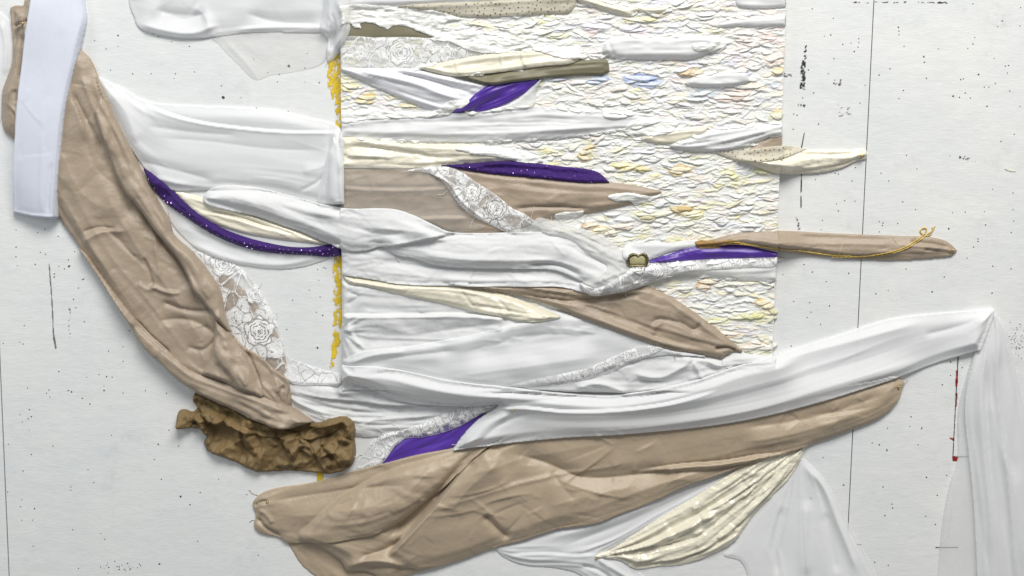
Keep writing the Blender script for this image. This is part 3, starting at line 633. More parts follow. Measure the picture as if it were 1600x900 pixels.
piece("purple_strip", "706,177* 726,162 745,145 768,131 790,120 850,122* 820,146 790,163 760,173 735,176", MT['purple'], "short glossy purple satin strip rising to the olive roll", "satin", 4, 6, [('v', "735,170 780,150 815,130", 1.2, 5)], [('p', 2.0, 2.4, 90, 20), ('s', .9, 8, 40, 6)], flow="706,177 770,148 850,120")
piece("olive_roll", "712,118* 780,108 840,100 900,95 945,93* 949,95 952,112* 941,118* 900,119 850,123 800,129 765,133 740,127", MT['olive'], "dark olive satin roll with a square cut right end", "satin", 6, 4, [('v', "830,112 880,106 945,99", 1, 3)], [('s', .6, 7, 60, 7)], flow=-6)
piece("cream_satin_roll", "656,106 690,98 720,92 772,84 815,80 860,77 895,80 906,92 898,98 850,104 800,111 750,117 715,120 680,114", MT['satin_soft'], "cream satin roll with tight cross creases lying on the olive roll", "satin", 6, 8, [('r', "712,95 715,108 720,117", 1.6, 1.6), ('r', "782,84 783,95 788,105", 1.6, 1.8), ('r', "815,80 817,95 822,106", 2, 1.8), ('v', "700,104 780,97 870,88", 1, 6)], [('s', .8, 7, 30, 8), ('f', .7, 12, 1.5, 3)], flow=-8)
piece("white_gauze_band", "534,190* 600,183 700,178 780,172 830,166 900,172 960,176 1012,186 1018,191 990,200 940,208 890,215 800,220 700,222 600,219 534,213*", MT['organza_dense'], "long smooth white gauze band crossing the panel below the purple strip", "gauze", 5, 12, [('r', "560,207 700,209 830,206 960,196", 3, 8), ('v', "560,192 700,191 900,190", 1.5, 7)], [('k', .6, 30, (20, 80, .2), 85), ('p', 2.0, 2.4, 90, 24), ('s', .5, 14, 120, 9)], flow="534,202 780,196 1018,191")
piece("purple_tint_gauze", "752,176 800,160 846,123* 838,145 834,166 790,172", MT['organza'], "thin triangle of white gauze right of the short purple strip", "gauze", 1.5, 5, [], [('s', .5, 9, 40, 3)], cover=False)
# right cluster
piece("cream_satin_scrap", "1000,216 1040,205 1070,202 1105,199 1100,208 1078,216 1056,224 1016,222", MT['satin_soft'], "small cream satin scrap at the left end of the right-hand gauze", "satin", 4, 5, [('v', "1015,216 1060,212 1095,206", 1.2, 3)], [('s', .8, 6, 30, 2)])
piece("beige_triangle", "1165,238 1185,224 1209,211 1223,208* 1222,244* 1180,243", MT['beige'], "beige cloth corner peeping out at the right edge of the panel under white gauze", "cloth", 2, 6, [], [('s', .6, 9, 30, 3)])
piece("right_gauze", "1046,228 1075,216 1105,206 1150,198 1190,194 1223,192* 1223,211* 1206,213 1180,222 1150,231 1120,236 1080,236 1055,233", MT['organza_dense'], "bunched white gauze ending at the right edge of the panel above the ivory pod", "gauze", 6, 8, [('r', "1060,229 1110,224 1160,212 1215,201", 3, 4), ('v', "1090,228 1150,220 1200,207", 2, 3), ('r', "1070,232 1130,232 1170,224", 2, 2.5)], [('p', 2.0, 2.4, 90, 19), ('s', 1.2, 5, 40, 4)], flow="1046,228 1130,218 1223,202")
piece("ivory_pod", "1150,250 1180,246 1215,243 1237,241 1250,236 1299,235 1335,234 1355,234 1357,241 1355,248 1342,251 1316,263 1290,269 1250,272 1216,271 1188,263 1168,255", MT['satin'], "ivory satin pod pinned across the right edge of the panel", "satin", 13, 12, [('v', "1250,244 1300,242 1348,243", 2.5, 3), ('r', "1200,258 1260,262 1310,258", 1.5, 8), ('v', "1237,245 1240,262 1238,270", .8, 2), ('v', "1274,244 1277,262 1275,270", .8, 2), ('v', "1298,248 1296,262 1300,267", .7, 2), ('v', "1345,236 1349,242 1346,249", 2, 2.5)], [('k', .9, 60, (8, 30, 1.0), 83), ('p', 3.0, 1.8, 90, 13), ('s', .7, 8, 40, 5), ('f', .5, 14, 1.2, 9)], drape=20, flow="1150,250 1220,258 1300,252 1357,241", lift=3)
o = piece("dotted_tulle", "1117,239 1142,236 1170,233 1209,228 1237,228 1262,233* 1240,241 1220,247 1196,251 1172,254 1142,249", MT['tulle'], "sheer cream tulle with bronze dots lying over the ivory pod", "tulle", 1.6, 5, [], [('s', .6, 7, 30, 5)], drape=3, cover=False)
dots(o, "1125,239 1209,230 1250,232 1220,245 1175,251 1145,246", 34, MT['dot'], 5, "bronze_dots", .9, 1.5, rows=6)
# beige bed, cream satin, violet
piece("beige_band", "534,258* 620,256 700,256 760,268 830,276 900,282 950,284 1000,291 1036,299* 1012,308 985,318 930,331 868,340 830,352 780,362 700,362 640,342 534,330*", MT['beige'], "wide beige cloth band across the middle of the panel with torn paint over its tip", "cloth", 6, 10,
      [('L', "700,292 620,295 536,292", 3.2, 14, .05), ('v', "790,283 880,296 1000,300", 1.2, 6), ('R', "800,322 860,322 940,328", 0.1, 5), ('v', "795,326 850,322 930,326", 3, 4), ('L', "735,338 690,338 650,340", 2.5, 10), ('r', "740,286 850,300 960,303", 1.5, 12)], [('k', 1.0, 50, (20, 80, .3), 81), ('p', 1.6, 2.2, 160, 19), ('s', 1.4, 18, 160, 4), ('c', .5, 12, 60, 5)])
piece("ivory_satin_band", "534,214* 570,215 600,220 640,224 700,225 760,228 800,240 815,248 790,252 740,255 700,258 650,262 600,263 534,262*", MT['satin'], "ivory satin band above the beige band with a bright lens shaped highlight", "satin", 7, 10, [('r', "536,216 590,221 640,228 740,232", 3.5, 5), ('v', "536,229 580,230 630,238 700,246", 2.5, 5), ('r', "540,241 575,243 620,246", 3, 4), ('v', "540,255 600,256 660,256", 1.5, 4), ('r', "620,234 700,238 770,240", 2, 6)], [('k', .9, 40, (15, 60, .3), 92), ('p', 2.0, 2.4, 90, 30), ('s', 1.0, 14, 90, 6)], flow="534,238 700,242 815,248")
o = piece("violet_sequin_strip", "690,258* 730,256 790,251 830,254 880,260 930,267 942,274 953,285* 900,284 850,279 800,274 745,268", MT['violet'], "dark violet sequinned strip between the ivory satin and the beige band", "sequin fabric", 4, 5, [('v', "740,262 800,262 900,271", 1.2, 3)], [('s', 1.2, 5, 20, 7)], flow=5, rough=.5)
dots(o, "720,260 800,256 930,270 940,280 800,270", 26, MT['sequin'], 8, "sequins", .4, 1.2, rows=8)
piece("gauze_wisp", "536,262 560,257 590,256 640,262 700,262 720,268 745,300 740,345 760,352 700,362 640,344 560,332 536,318", MT['wisp'], "thin wispy white tulle over the left part of the beige band", "tulle", 1.5, 10, [('r', "576,272 582,285 586,300", 1.6, 1.2), ('r', "640,300 630,320 625,335", 1.2, 1.2), ('r', "548,258 600,262 660,268", 3, 6)], [('c', 1.6, 16, 22, 4), ('s', 1.5, 14, 20, 8)], cover=False, alpha=None)
piece("lace_strap", "638,266 660,261 700,260 722,268 745,284 775,303 802,325 818,332 838,345 862,352 880,362 800,364 770,352 742,338 718,318 704,298 690,280 672,270", MT['lace'], "white lace strap twisting down across the beige band", "lace", 3.5, 6, [('r', "665,268 700,283 720,310 760,345", 3, 2.2), ('v', "720,280 760,310 790,335", 1.5, 6), ('r', "715,266 760,296 800,328", 1.6, 2)], [('s', 1, 7, 20, 5)], flow=38, step=1, alpha=lace([(776, 326, 16, .9), (738, 300, 14, 1.0)], 9, 17, .35), cover=False)
# ================================================================== LOWER WALL AND PANEL
# organza falls and bottom pieces (lowest first)
piece("organza_drape", "1246,712* 1262,722 1285,745 1305,775 1322,810 1345,850 1372,905 1400,990* 1150,990* 1168,900 1158,880 1132,870 1150,850 1175,815 1210,775 1235,740", MT['organza'], "sheer white organza hanging at the bottom beside the ivory satin", "organza", 4, 22, [('r', "1250,722 1285,760 1310,820 1345,905", 5, 7), ('r', "1262,780 1260,840 1262,905", 4, 10), ('v', "1290,800 1300,850 1310,900", 3, 8), ('v', "1225,790 1212,850 1215,905", 3, 8)], [('p', 4.5, 2.6, 200, 15), ('k', .7, 12, (60, 140, .2), 89), ('s', 2.2, 30, 90, 3)], flow="1250,712 1255,800 1262,990", cover=False)
piece("organza_fold", "770,856* 850,832 940,806 1060,762 1130,738 1190,716 1160,760 1060,800 990,840 945,866* 975,880 1030,920* 940,940* 905,900 870,890 820,885 785,872", MT['organza_dense'], "white organza fold between the tan sash and the ivory satin", "organza", 6, 12, [('v', "870,858 960,826 1060,782 1110,756", 2.5, 8), ('R', "790,868 850,866 905,868 940,866", 2.5, 14), ('r', "930,872 960,890 1000,915", 4, 5), ('v', "905,885 935,892 960,910", 3, 4), ('r', "850,845 930,822 1030,786", 2, 7)], [('p', 2.4, 2.2, 120, 18), ('s', .8, 16, 90, 4)], flow="770,858 860,862 940,850 1060,790 1190,716")
o = piece("ivory_satin_scarf", "926,872* 938,866 950,863 984,842 1032,810 1081,781 1130,748 1179,718 1262,694* 1256,712 1236,745 1208,776 1180,804 1166,824 1148,848 1114,868 1065,885 1032,887 993,891 971,878 945,872", MT['satin'], "crinkled ivory satin sash hanging from under the tan sash", "satin", 9, 12,
      [('v', "945,868 1010,858 1090,838 1160,780 1240,715", 3.5, 3.5), ('r', "950,866 1030,842 1110,800 1190,740", 3.5, 6), ('L', "1000,884 1080,868 1130,838 1175,800 1215,755 1245,715", 4, 10), ('r', "975,878 1060,866 1110,840", 3, 5), ('v', "960,866 1040,832 1120,785 1200,735", 2.2, 3), ('R', "1060,878 1110,858 1162,826", 3.2, 7), ('r', "1080,850 1140,800 1210,720", 2.2, 3), ('v', "1100,850 1160,800 1225,720", 2.2, 2.5)], [('p', 5.5, 3.6, 170, 10), ('k', 2.6, 80, (30, 120, .2), 77), ('k', 2.0, 220, (8, 34, .6), 78), ('s', 1.4, 14, 90, 7)], flow="930,872 1010,850 1090,812 1170,765 1255,700", step=2)
piece("purple_satin_scrap", "590,728* 603,712 628,690 660,672 700,655 745,632 770,626* 755,655 728,680 705,704 690,712 640,722 605,732", MT['purple'], "purple satin scrap framed by lace above the tan sash", "satin", 4, 7, [('v', "630,705 680,695 720,680", 1.2, 6)], [('p', 2.0, 2.4, 90, 26), ('s', .9, 12, 60, 8)], flow="590,728 680,686 770,626")
# white strand low
piece("white_cotton_strand", "446,598 470,596 510,600 540,602 590,606 640,618 700,630 760,628 820,634* 800,640 760,645 720,655 690,668 650,680 600,684 555,684 520,672 490,662 470,650 452,636", MT['cotton'], "white cotton strand twisting right from the end of the beige sash", "cloth", 9, 12,
      [('L', "455,612 500,622 560,628 610,634 660,632 720,632", 4, 14), ('v', "470,630 530,640 600,646 680,640", 3, 5), ('r', "480,606 540,616 600,630", 2, 6), ('R', "490,650 560,655 640,650 700,642", 2, 14), ('v', "535,603 570,612 600,616", 2.5, 4), ('v', "520,662 600,664 680,654", 1.2, 4)], [('k', 1.5, 60, (15, 60, .3), 86), ('p', 2.6, 3, 120, 5), ('s', 1.5, 12, 90, 5), ('c', .8, 9, 40, 4)], flow="446,615 520,640 620,652 720,645 820,634")
piece("lace_scrap", "556,738 566,712 580,693 600,680 630,672 660,662 690,648 712,640 760,632 778,631* 760,642 740,654 715,668 690,677 660,684 628,688 612,705 600,722 592,729", MT['lace'], "white lace scrap along the upper edge of the purple satin", "lace", 2.5, 5, [], [('s', 1.4, 8, 20, 5)], flow=-25, step=1, alpha=lace([(612, 690, 11, 1.0), (672, 668, 14, 1.0), (728, 648, 12, 1.0)], 13, 15, .22), cover=False)
# brown paper
def crumple(cr, h, d, ins):
    return h + (facets(cr, 38, 11, 5) + facets(cr, 18, 7, 6) + facets(cr, 9, 2.4, 7)) * sstep(d / 9)
paper_o = piece("crumpled_brown_paper", "276,650* 279,643 286,641 300,645 306,640 308,630 300,622 303,615* 318,618 340,628 370,640 420,655 460,662 485,662 500,660 515,654 530,651 543,651 553,658 556,672 553,690 556,712 550,728 535,737 515,742 490,739 450,737 400,739 380,731 365,722 340,714 322,706 317,693 322,683 312,672 296,669 280,672* 275,668", MT['paper'], "crumpled sheet of dark brown kraft paper under the end of the beige sash", "paper", 3.5, 4,
      [('v', "350,640 376,665 380,700 385,730", 6, 4), ('L', "300,660 340,660 352,652 350,640", 4, 8), ('R', "308,628 345,650 380,668 430,680 460,678", 4, 12), ('v', "520,665 508,690 500,712", 5, 5), ('r', "548,660 553,690 548,722", 4, 5), ('L', "460,682 480,690 494,710 500,735", 4, 9), ('r', "480,668 520,658 545,655", 4, 4), ('v', "470,680 515,674 528,662", 5, 5), ('r', "498,735 520,720 545,710", 3, 6)], [('k', 3.0, 60, (15, 50, 1.5), 78)], drape=5, post=crumple, rough=1.6, rscale=6, lift=5)
def crumple2(cr, h, d, ins): return h + (facets(cr, 17, 6.5, 15) + facets(cr, 8, 2.4, 17)) * sstep(d / 5)
for k_, ol in enumerate(["303,615* 318,618 340,628 382,650 430,668 466,676* 462,686 425,682 384,675 352,664 330,654 312,640* 300,628", "470,684* 482,672 502,662 517,655 540,651 553,658* 547,668 533,664 524,674 500,684 484,688", "276,650* 279,643 288,641 304,646 332,640 354,653* 348,659 304,659 296,670* 275,668", "498,716* 503,698 518,686 538,678 552,688 555,712 548,730* 532,738 508,736", "440,690* 452,682 474,684 486,692 492,708 486,712* 470,702 462,716 452,712"]):
    piece("folded_flap", ol, MT['paper'], None, None, 2.5, 4, [], [('k', 2.0, 12, (10, 30, 1.5), 30 + k_)], drape=2, post=crumple2, rough=1.0, rscale=6, rseed=k_ + 3, parent=paper_o, gap=1.5)
# tan sash at the bottom
tan_back = ("442,842* 455,862 470,885 500,908 560,930 640,930 610,880 560,852 500,840")
piece("back_layer_cloth", tan_back, MT['beige_dark'], "shaded back layer of tan cotton showing under the left part of the broad tan sash", "cloth", 2, 10, [('v', "470,850 510,880 560,905", 2, 8)], [('s', 1.5, 16, 60, 3), ('k', 1.0, 14, (20, 60, .5), 5)], flow=40)
tan_o = piece("tan_scarf", "472,838* 505,857 532,877 541,892* 575,894 606,912* 650,896 700,882 740,869 782,853 815,845 847,834 870,827 935,816 967,803 1026,781 1062,763 1130,738 1190,717 1250,701 1330,673 1380,651 1404,627 1410,611 1415,598* 1398,588 1360,594 1300,602 1200,618 1100,636 1000,648 880,652 790,680 770,692 705,712 620,738 540,780", MT['beige_dark'], "broad tan cotton sash sweeping across the bottom, pinned at both ends", "cloth", 10, 20,
      [('v', "585,834 640,812 690,765 765,700", 8, 10), ('v', "600,845 650,800 700,748 760,700", 8, 9), ('R', "604,868 640,828 680,785 730,725 772,694", 12, 40, .1), ('r', "540,886 560,876 600,872 640,884", 6, 7), ('v', "560,868 600,858 632,840", 5, 7), ('v', "570,890 610,884 660,892", 3, 6),
       ('L', "1240,704 1180,712 1130,720 1065,726 990,738", 8, 60, .3), ('v', "1225,712 1180,722 1120,732 1050,738 1000,744", 7, 8), ('v', "790,705 850,722 910,745 1000,742 1060,734", 9, 15), ('r', "850,790 920,772 1000,756", 4, 16), ('v', "755,800 775,822 797,842", 7, 8), ('r', "700,800 730,760 790,710", 5, 18), ('v', "860,735 880,760 900,780", 2.5, 8), ('r', "1150,690 1250,672 1350,640", 4, 13), ('v', "1150,668 1280,648 1390,612", 3, 9)],
      [('p', 5.0, 1.5, 320, 9), ('s', 4.0, 60, 200, 4), ('f', 1.8, 60, 2.0, 5), ('k', 2.2, 60, (40, 130, .4), 73), ('k', 1.2, 220, (10, 44, .7), 74)], flow="390,800 600,790 800,750 1100,705 1410,610", step=2, lift=8)
piece("upper_fold", "394,787 405,774 425,766 480,757 530,745 560,735 595,726 662,709 705,702 750,696 771,691* 745,712 717,738 690,764 667,782 630,809 600,825 585,832 555,838 520,844 480,848 444,848 438,843 402,832 396,822 399,806", MT['beige_dark'], None, None, 8, 15,
      [('v', "418,784 505,771 580,759 640,752", 5, 12), ('r', "440,806 520,800 600,786 680,742", 3, 18), ('v', "400,808 412,822 440,840", 4, 4), ('v', "396,792 408,784 420,784", 3, 3), ('r', "402,796 415,802 428,818", 2.5, 4), ('v', "640,790 690,750 740,712", 2.5, 8)],
      [('p', 2.6, 1.6, 200, 3), ('k', 1.6, 46, (25, 90, .45), 5), ('k', .8, 50, (10, 30, .8), 6), ('s', 2.0, 40, 120, 3)], flow="394,800 520,800 640,770 771,691", drape=4, parent=tan_o, lift=5)
# white sheets on the lower panel
piece("white_cotton_sheet", "535,438* 560,440 620,448 700,458 800,472 860,482 960,502 1060,545 1130,556 1150,549* 1211,556* 1205,566 1150,574 1088,594 1040,606 983,618 900,616 800,608 703,600 617,580 560,580 536,596*", MT['cotton'], "white cotton sheet gathered in long level folds on the lower left of the panel", "cloth", 7, 10,
      [('L', "790,494 720,489 640,490 536,491", 8, 26, .04), ('v', "540,452 560,462 540,476", 2, 5), ('r', "548,566 560,550 620,546 700,545", 4, 9), ('v', "540,575 575,560 620,560 700,566", 3.5, 7), ('r', "700,530 800,512 880,494", 3, 16), ('v', "640,522 740,508 800,500", 2, 8), ('R', "785,508 830,499 872,487", 2.5, 60), ('v', "770,545 860,530 940,520", 3, 16), ('r', "700,580 800,568 900,552", 3, 14), ('r', "545,500 552,520 575,545", 2.5, 4), ('v', "560,498 556,515 562,535", 1.5, 4),
       ('r', "895,604 930,596 985,613", 5, 7), ('v', "900,610 940,612 985,617", 3, 3), ('r', "985,580 1030,586 1060,572 1082,556", 5, 7), ('v', "990,592 1040,594 1085,588", 3, 5), ('r', "1080,560 1090,580 1096,592", 4, 4), ('v', "1088,566 1110,572 1140,570", 2.5, 5), ('r', "1100,560 1130,572 1148,572", 3, 4), ('v', "1000,560 1040,560 1070,552", 2, 7)],
      [('k', 1.3, 160, (15, 80, .35), 76), ('p', 3.0, 3.2, 200, 21), ('s', 1.0, 20, 140, 6), ('s', 2.0, 60, 140, 8)], flow="536,515 700,520 900,540 1100,562 1211,556")
piece("organza_overlay", "536,562* 560,548 640,538 720,524 800,505 872,486* 960,508 1050,542 1110,556* 1040,552 985,562 930,578 870,594 800,601 703,591 617,575 560,580", MT['organza_dense'], "smooth white organza sheet spread in a long triangle under the beige triangle cloth", "organza", 3, 10,
      [('v', "720,548 850,520 950,520", 6, 22), ('r', "700,585 820,568 940,552", 4, 18), ('v', "560,566 640,552 720,544", 2.5, 7), ('r', "545,566 580,552 640,545", 2, 4)], [('s', 1.6, 40, 180, 4), ('s', .7, 12, 90, 5)], flow=-8, drape=9)
piece("lace_scrap", "780,603 830,590 880,580 920,570 965,550 1000,538 1035,540 1015,552 985,563 950,580 900,592 850,598", MT['lace'], "faint white lace scrap sunk into the white sheet below the beige triangle", "lace", 1.6, 5, [], [('s', .8, 6, 30, 5)], flow=-18, step=1, alpha=lace([(985, 551, 15, 1.2), (700, 590, 8, 1)], 21, 16, .2, fade=lambda cr: np.clip(1.0 - (cr.px < 870) * .45, .3, 1)), cover=False, drape=3)
piece("ivory_satin_band", "536,429* 560,434 600,439 660,440 720,443 760,450 800,462 850,482 876,492 860,497 820,500 780,492 740,484 680,470 620,457 575,446 545,440", MT['satin_soft'], "ivory satin band sloping down under the white strands, below the yellow streak's top", "satin", 7, 9, [('r', "560,436 640,447 720,452 800,475", 2, 5), ('v', "720,450 735,470 745,480", 1.4, 2.5), ('v', "770,458 790,478 800,490", 1.4, 2.5), ('R', "700,446 760,456 830,474", 1.6, 8)], [('k', 1.0, 50, (10, 40, .8), 93), ('p', 2.0, 2.4, 90, 30), ('f', .9, 16, 2.0, 4), ('s', 1, 9, 50, 3)], flow="536,433 700,460 876,494")
piece("beige_triangle_cloth", "700,440 760,442 830,440 900,446 960,446 1013,447 1035,456 1060,470 1100,498 1135,525 1161,548* 1143,547 1126,558* 1100,552 1050,543 1000,528 950,510 900,492 850,472 800,458 750,450", MT['beige'], "beige cotton swatch tapering to a folded point on the lower right of the panel", "cloth", 8, 11,
      [('R', "1010,458 960,462 900,468 850,464 790,450 760,446", 0.1, 12), ('v', "800,452 850,463 900,468 960,462 1012,456", 5, 4.5), ('r', "800,456 900,478 960,498", 3, 7), ('v', "1013,455 1030,465 1060,485", 2, 8), ('v', "1015,510 1022,498 1060,502 1085,512 1095,495", 4, 5), ('r', "1018,522 1020,508 1035,500", 2, 5), ('r', "1010,455 1070,488 1120,525", 1.5, 8), ('v', "1112,542 1135,540 1152,546", 5, 3), ('v', "1070,528 1100,532 1118,540", 1.2, 6), ('r', "820,447 870,452 930,450", 2.5, 5)],
      [('k', 1.2, 50, (15, 60, .5), 79), ('p', 2.0, 2.4, 90, 28), ('s', 1.6, 24, 90, 3), ('c', .6, 14, 40, 5)], flow="700,440 850,458 1000,495 1161,550", lift=3)
piece("beige_underlayer", "335,440 350,430 372,446 398,474 424,508 440,545 450,590 452,640 420,640 380,600 345,530", MT['beige'], "strip of beige cloth seen through the lace right of the beige sash", "cloth", 3, 8, [('r', "430,590 440,612 442,632", 2.5, 3), ('v', "436,596 434,618 436,634", 2.5, 2.5)], [('s', 1, 9, 60, 4)], flow=60)
piece("lace_scarf", "296,392 320,396 350,404 385,430 410,465 428,500 440,535 447,557 470,568 505,580 531,588 533,600 500,602 455,600 430,584 400,562 375,548 352,520 340,480 330,440 308,415", MT['lace'], "white lace sash with large roses showing beside the beige sash", "lace", 3, 6, [('r', "350,408 400,455 430,510", 2, 4)], [('s', 1.2, 10, 30, 5)], flow=52, step=1, alpha=lace([(405, 518, 24, 1.0), (348, 413, 22, 1.1), (398, 460, 15, 1.0), (368, 500, 6, 1)], 41, 22, .16, fade=lambda cr: np.clip(1.15 - (cr.px > 440) * .3, .3, 1)), cover=False)
piece("organza_swag", "262,318 300,330 360,345 430,360 490,372 534,384 534,394 515,404 490,413 470,418 440,421 405,419 370,412 330,400 300,385 275,362 262,340", MT['organza'], "sheer organza swag hanging below the violet cord", "organza", 6, 12, [('r', "290,376 350,402 430,414 500,404", 3, 6), ('v', "290,355 350,380 430,396", 2, 6)], [('s', 1, 12, 80, 5)], flow=12, cover=False)
piece("organza_drape", "150,118* 168,128 195,140 215,153 240,161 300,165 370,168 430,172 480,184 531,200 537,214 539,240 540,318* 500,318 440,302 400,296 340,296 300,298 270,298 245,288 228,268 205,235 180,190 160,150", MT['organza_dense'], "broad white organza drape stretched between the beige sash and the panel", "organza", 8, 14,
      [('L', "530,206 440,205 380,200 320,192 270,180 225,162", 4.5, 26, .08), ('v', "240,215 320,220 420,232 520,236", 3, 16), ('r', "170,140 200,180 215,225", 3, 10), ('v', "210,250 260,262 340,284", 2.5, 9), ('r', "230,275 300,290 380,292", 2, 5), ('v', "225,196 300,206 380,212", 1.5, 7), ('v', "465,300 495,285 520,262", 1.6, 4), ('r', "470,268 500,262 535,240", 2, 9)],
      [('p', .9, 2.0, 200, 16), ('k', .5, 26, (40, 140, .2), 88), ('s', 1.6, 30, 160, 4)], flow="150,120 230,210 380,240 540,260", drape=9, lift=5)
piece("organza_tail", "522,214* 530,222 536,240 539,270 540,316* 525,320 498,320 500,290 508,255", MT['organza'], "narrow vertical organza tail hanging at the upper left edge of the panel", "organza", 3, 6, [('r', "524,222 512,265 502,315", 2.2, 3), ('r', "532,240 536,290 536,315", 2, 2.5)], [('s', .8, 6, 60, 4)], flow=95, cover=False)
piece("ivory_satin_strip", "271,300* 285,301 310,308 340,318 380,332 420,346 460,358 500,376 512,382 480,380 440,375 400,369 370,362 335,350 305,334 285,318", MT['satin'], "narrow ivory satin strip curving beneath the white cotton strand", "satin", 6, 7, [('R', "305,330 350,336 400,350 470,372", 3, 7), ('r', "280,305 340,322 420,350 480,370", 2, 3), ('v', "320,328 370,338 430,360", 1.6, 3)], [('s', 1, 7, 40, 4)], flow=22, drape=4)
o = piece("violet_sequin_rope", "222,262* 236,270 252,282 268,298 290,318 318,340 350,358 385,371 420,380 455,386 490,386 515,382 534,379* 534,399* 515,402 480,399 440,397 400,392 360,380 320,360 285,337 255,316 240,300 230,282", MT['violet'], "curved violet velvet cord dotted with sequins left of the panel", "sequin fabric", 6, 6, [('v', "262,300 300,328 350,360 400,378", 1.6, 2), ('r', "250,300 300,340 360,372 440,390", 1.5, 4)], [('p', 2.4, 1.8, 60, 7), ('s', .9, 5, 30, 7), ('c', .6, 6, 12, 3)], flow="225,268 260,305 320,350 400,384 470,392 535,390", drape=5)
dots(o, "232,276 255,305 300,336 350,366 400,380 470,390 528,386 528,396 470,397 400,390 345,374 290,340 245,305", 70, MT['sequin'], 12, "sequins", .45, 1.6, rows=6)
# white cotton strands across the middle
piece("white_cotton_strand", "534,378* 600,378 700,395 800,405 880,410 960,430 952,446 935,455 917,456 890,449 870,446 800,446 717,445 660,444 617,441 575,434 536,429*", MT['cotton'], "white cotton strand lying level above the ivory band", "cloth", 8, 12, [('v', "560,398 640,412 740,420", 1.5, 7), ('r', "560,418 660,430 800,436 890,436", 2.5, 9)], [('k', 1.3, 50, (15, 60, .3), 87), ('p', 2.2, 2.5, 120, 6), ('s', 1.1, 12, 80, 6), ('c', .6, 9, 30, 3)])
piece("twisted_white_cotton", "317,310 324,298 342,291 370,290 400,293 440,302 470,310 500,318 530,323 557,325 590,324 620,326 653,337 680,350 700,360 740,363 800,362 850,361 880,364 915,374 950,388 985,402 1000,420 990,440 960,452 930,448 905,436 867,421 800,418 740,417 683,413 650,403 617,396 600,384 575,390 547,391 520,382 500,375 470,362 440,352 400,338 355,328 328,322", MT['cotton'], "wide twisted white cotton strand crossing from the wall over the panel to the brooch", "cloth", 13, 15,
      [('L', "585,387 640,378 700,365 720,362", 4.5, 24), ('v', "420,312 480,336 540,340 600,346", 3, 12), ('r', "360,305 430,326 490,350 540,372", 3, 12), ('r', "560,352 620,356 680,362", 2.5, 9), ('v', "620,388 700,376 780,374 860,372", 2, 9), ('r', "640,392 720,402 820,404 890,400", 4, 9), ('v', "820,412 870,412 912,430", 5, 5), ('v', "880,380 930,404 975,420", 2.5, 5), ('r', "900,380 950,400 990,412", 2.5, 4), ('v', "555,372 600,366 640,362", 1.6, 6)],
      [('p', 1.3, 2.4, 200, 3), ('k', 1.2, 110, (20, 90, .3), 75), ('s', 2.2, 22, 110, 5), ('c', .4, 9, 22, 4)], flow="320,300 430,330 560,360 700,385 850,392 1000,425", drape=18, lift=3)
piece("crushed_tulle", "838,340 870,346 905,356 935,366 960,380 976,395 1010,410 1040,412 1090,414 1060,428 1020,440 1000,447 960,455 935,458 915,455 905,442 930,430 948,415 920,395 890,372 850,362 830,352", MT['tulle_white'], "crushed white tulle gathering in towards the brooch", "tulle", 5, 8, [('r', "850,352 900,368 950,395 985,412", 3, 3), ('r', "880,352 930,374 975,402", 3, 2.5), ('r', "920,440 960,425 1010,415", 3, 2.5), ('r', "930,450 980,430 1040,420", 3, 2), ('v', "900,362 950,386 980,402", 2, 2)], [('c', 2.4, 10, 30, 5), ('s', 1.6, 8, 18, 4)], flow=25, cover=False)
piece("gauze_wrap", "975,384 1010,378 1050,378 1090,377 1092,382 1050,392 1018,404 990,408 972,400", MT['organza_dense'], "plain white gauze above the brooch and the long purple strip", "gauze", 3, 7, [], [('s', .8, 9, 40, 5)], flow=-8)
piece("gauze_band", "990,418 1030,412 1080,410 1140,408 1214,405* 1213,438* 1170,438 1120,434 1070,428 1030,430", MT['organza'], "pale gauze band under the long purple strip at the right edge of the panel", "gauze", 4, 8, [('r', "1060,418 1140,424 1213,420", 2, 5)], [('s', 1, 8, 60, 6)], cover=False)
piece("long_purple_strip", "1008,410* 1040,398 1085,385 1120,381 1160,382 1200,387 1215,390* 1214,402* 1150,403 1080,406 1040,409", MT['purple'], "long tapering purple satin strip running from the brooch to the right edge of the panel", "satin", 4, 7, [('r', "1060,398 1120,392 1200,395", 1.2, 5)], [('p', 2.0, 2.4, 90, 25), ('s', .7, 8, 60, 4)], flow="1008,410 1110,394 1215,396")
piece("lace_scrap", "905,440 930,446 965,428 990,412 1040,409 1090,405 1150,403 1214,401* 1213,412 1170,416 1110,420 1070,424 1030,436 1000,445 960,455 920,458", MT['lace'], "white lace scrap with a rose running right from the brooch under the purple strip", "lace", 2.5, 5, [('r', "950,450 1000,436 1040,424", 2, 3)], [('s', 1, 7, 24, 5)], flow=-8, step=1, alpha=lace([(1015, 421, 20, 1.3), (1080, 413, 11, 1.3)], 31, 17, .35), cover=False, drape=4)
piece("beige_pod", "1085,381* 1110,374 1140,366 1170,362 1215,361 1300,365 1400,369 1455,371 1480,377 1491,385 1498,393* 1490,400 1470,403 1445,405 1400,407 1340,406 1280,401 1220,394 1160,382 1120,381", MT['beige'], "slim beige cotton pod pinned far out on the right board", "cloth", 12, 13, [('v', "1440,390 1470,392 1492,394", 3, 3.5), ('v', "1420,378 1460,382 1485,388", 2.5, 3.5), ('v', "1300,382 1380,388 1440,396", 1.2, 6), ('r', "1400,382 1450,386 1480,390", 1.5, 3)], [('k', 1.0, 40, (15, 60, .3), 82), ('p', 3.0, 1.8, 120, 12), ('s', 1.0, 9, 90, 6), ('c', .4, 10, 40, 3)], drape=26, flow="1085,381 1200,378 1350,388 1498,393", lift=3)
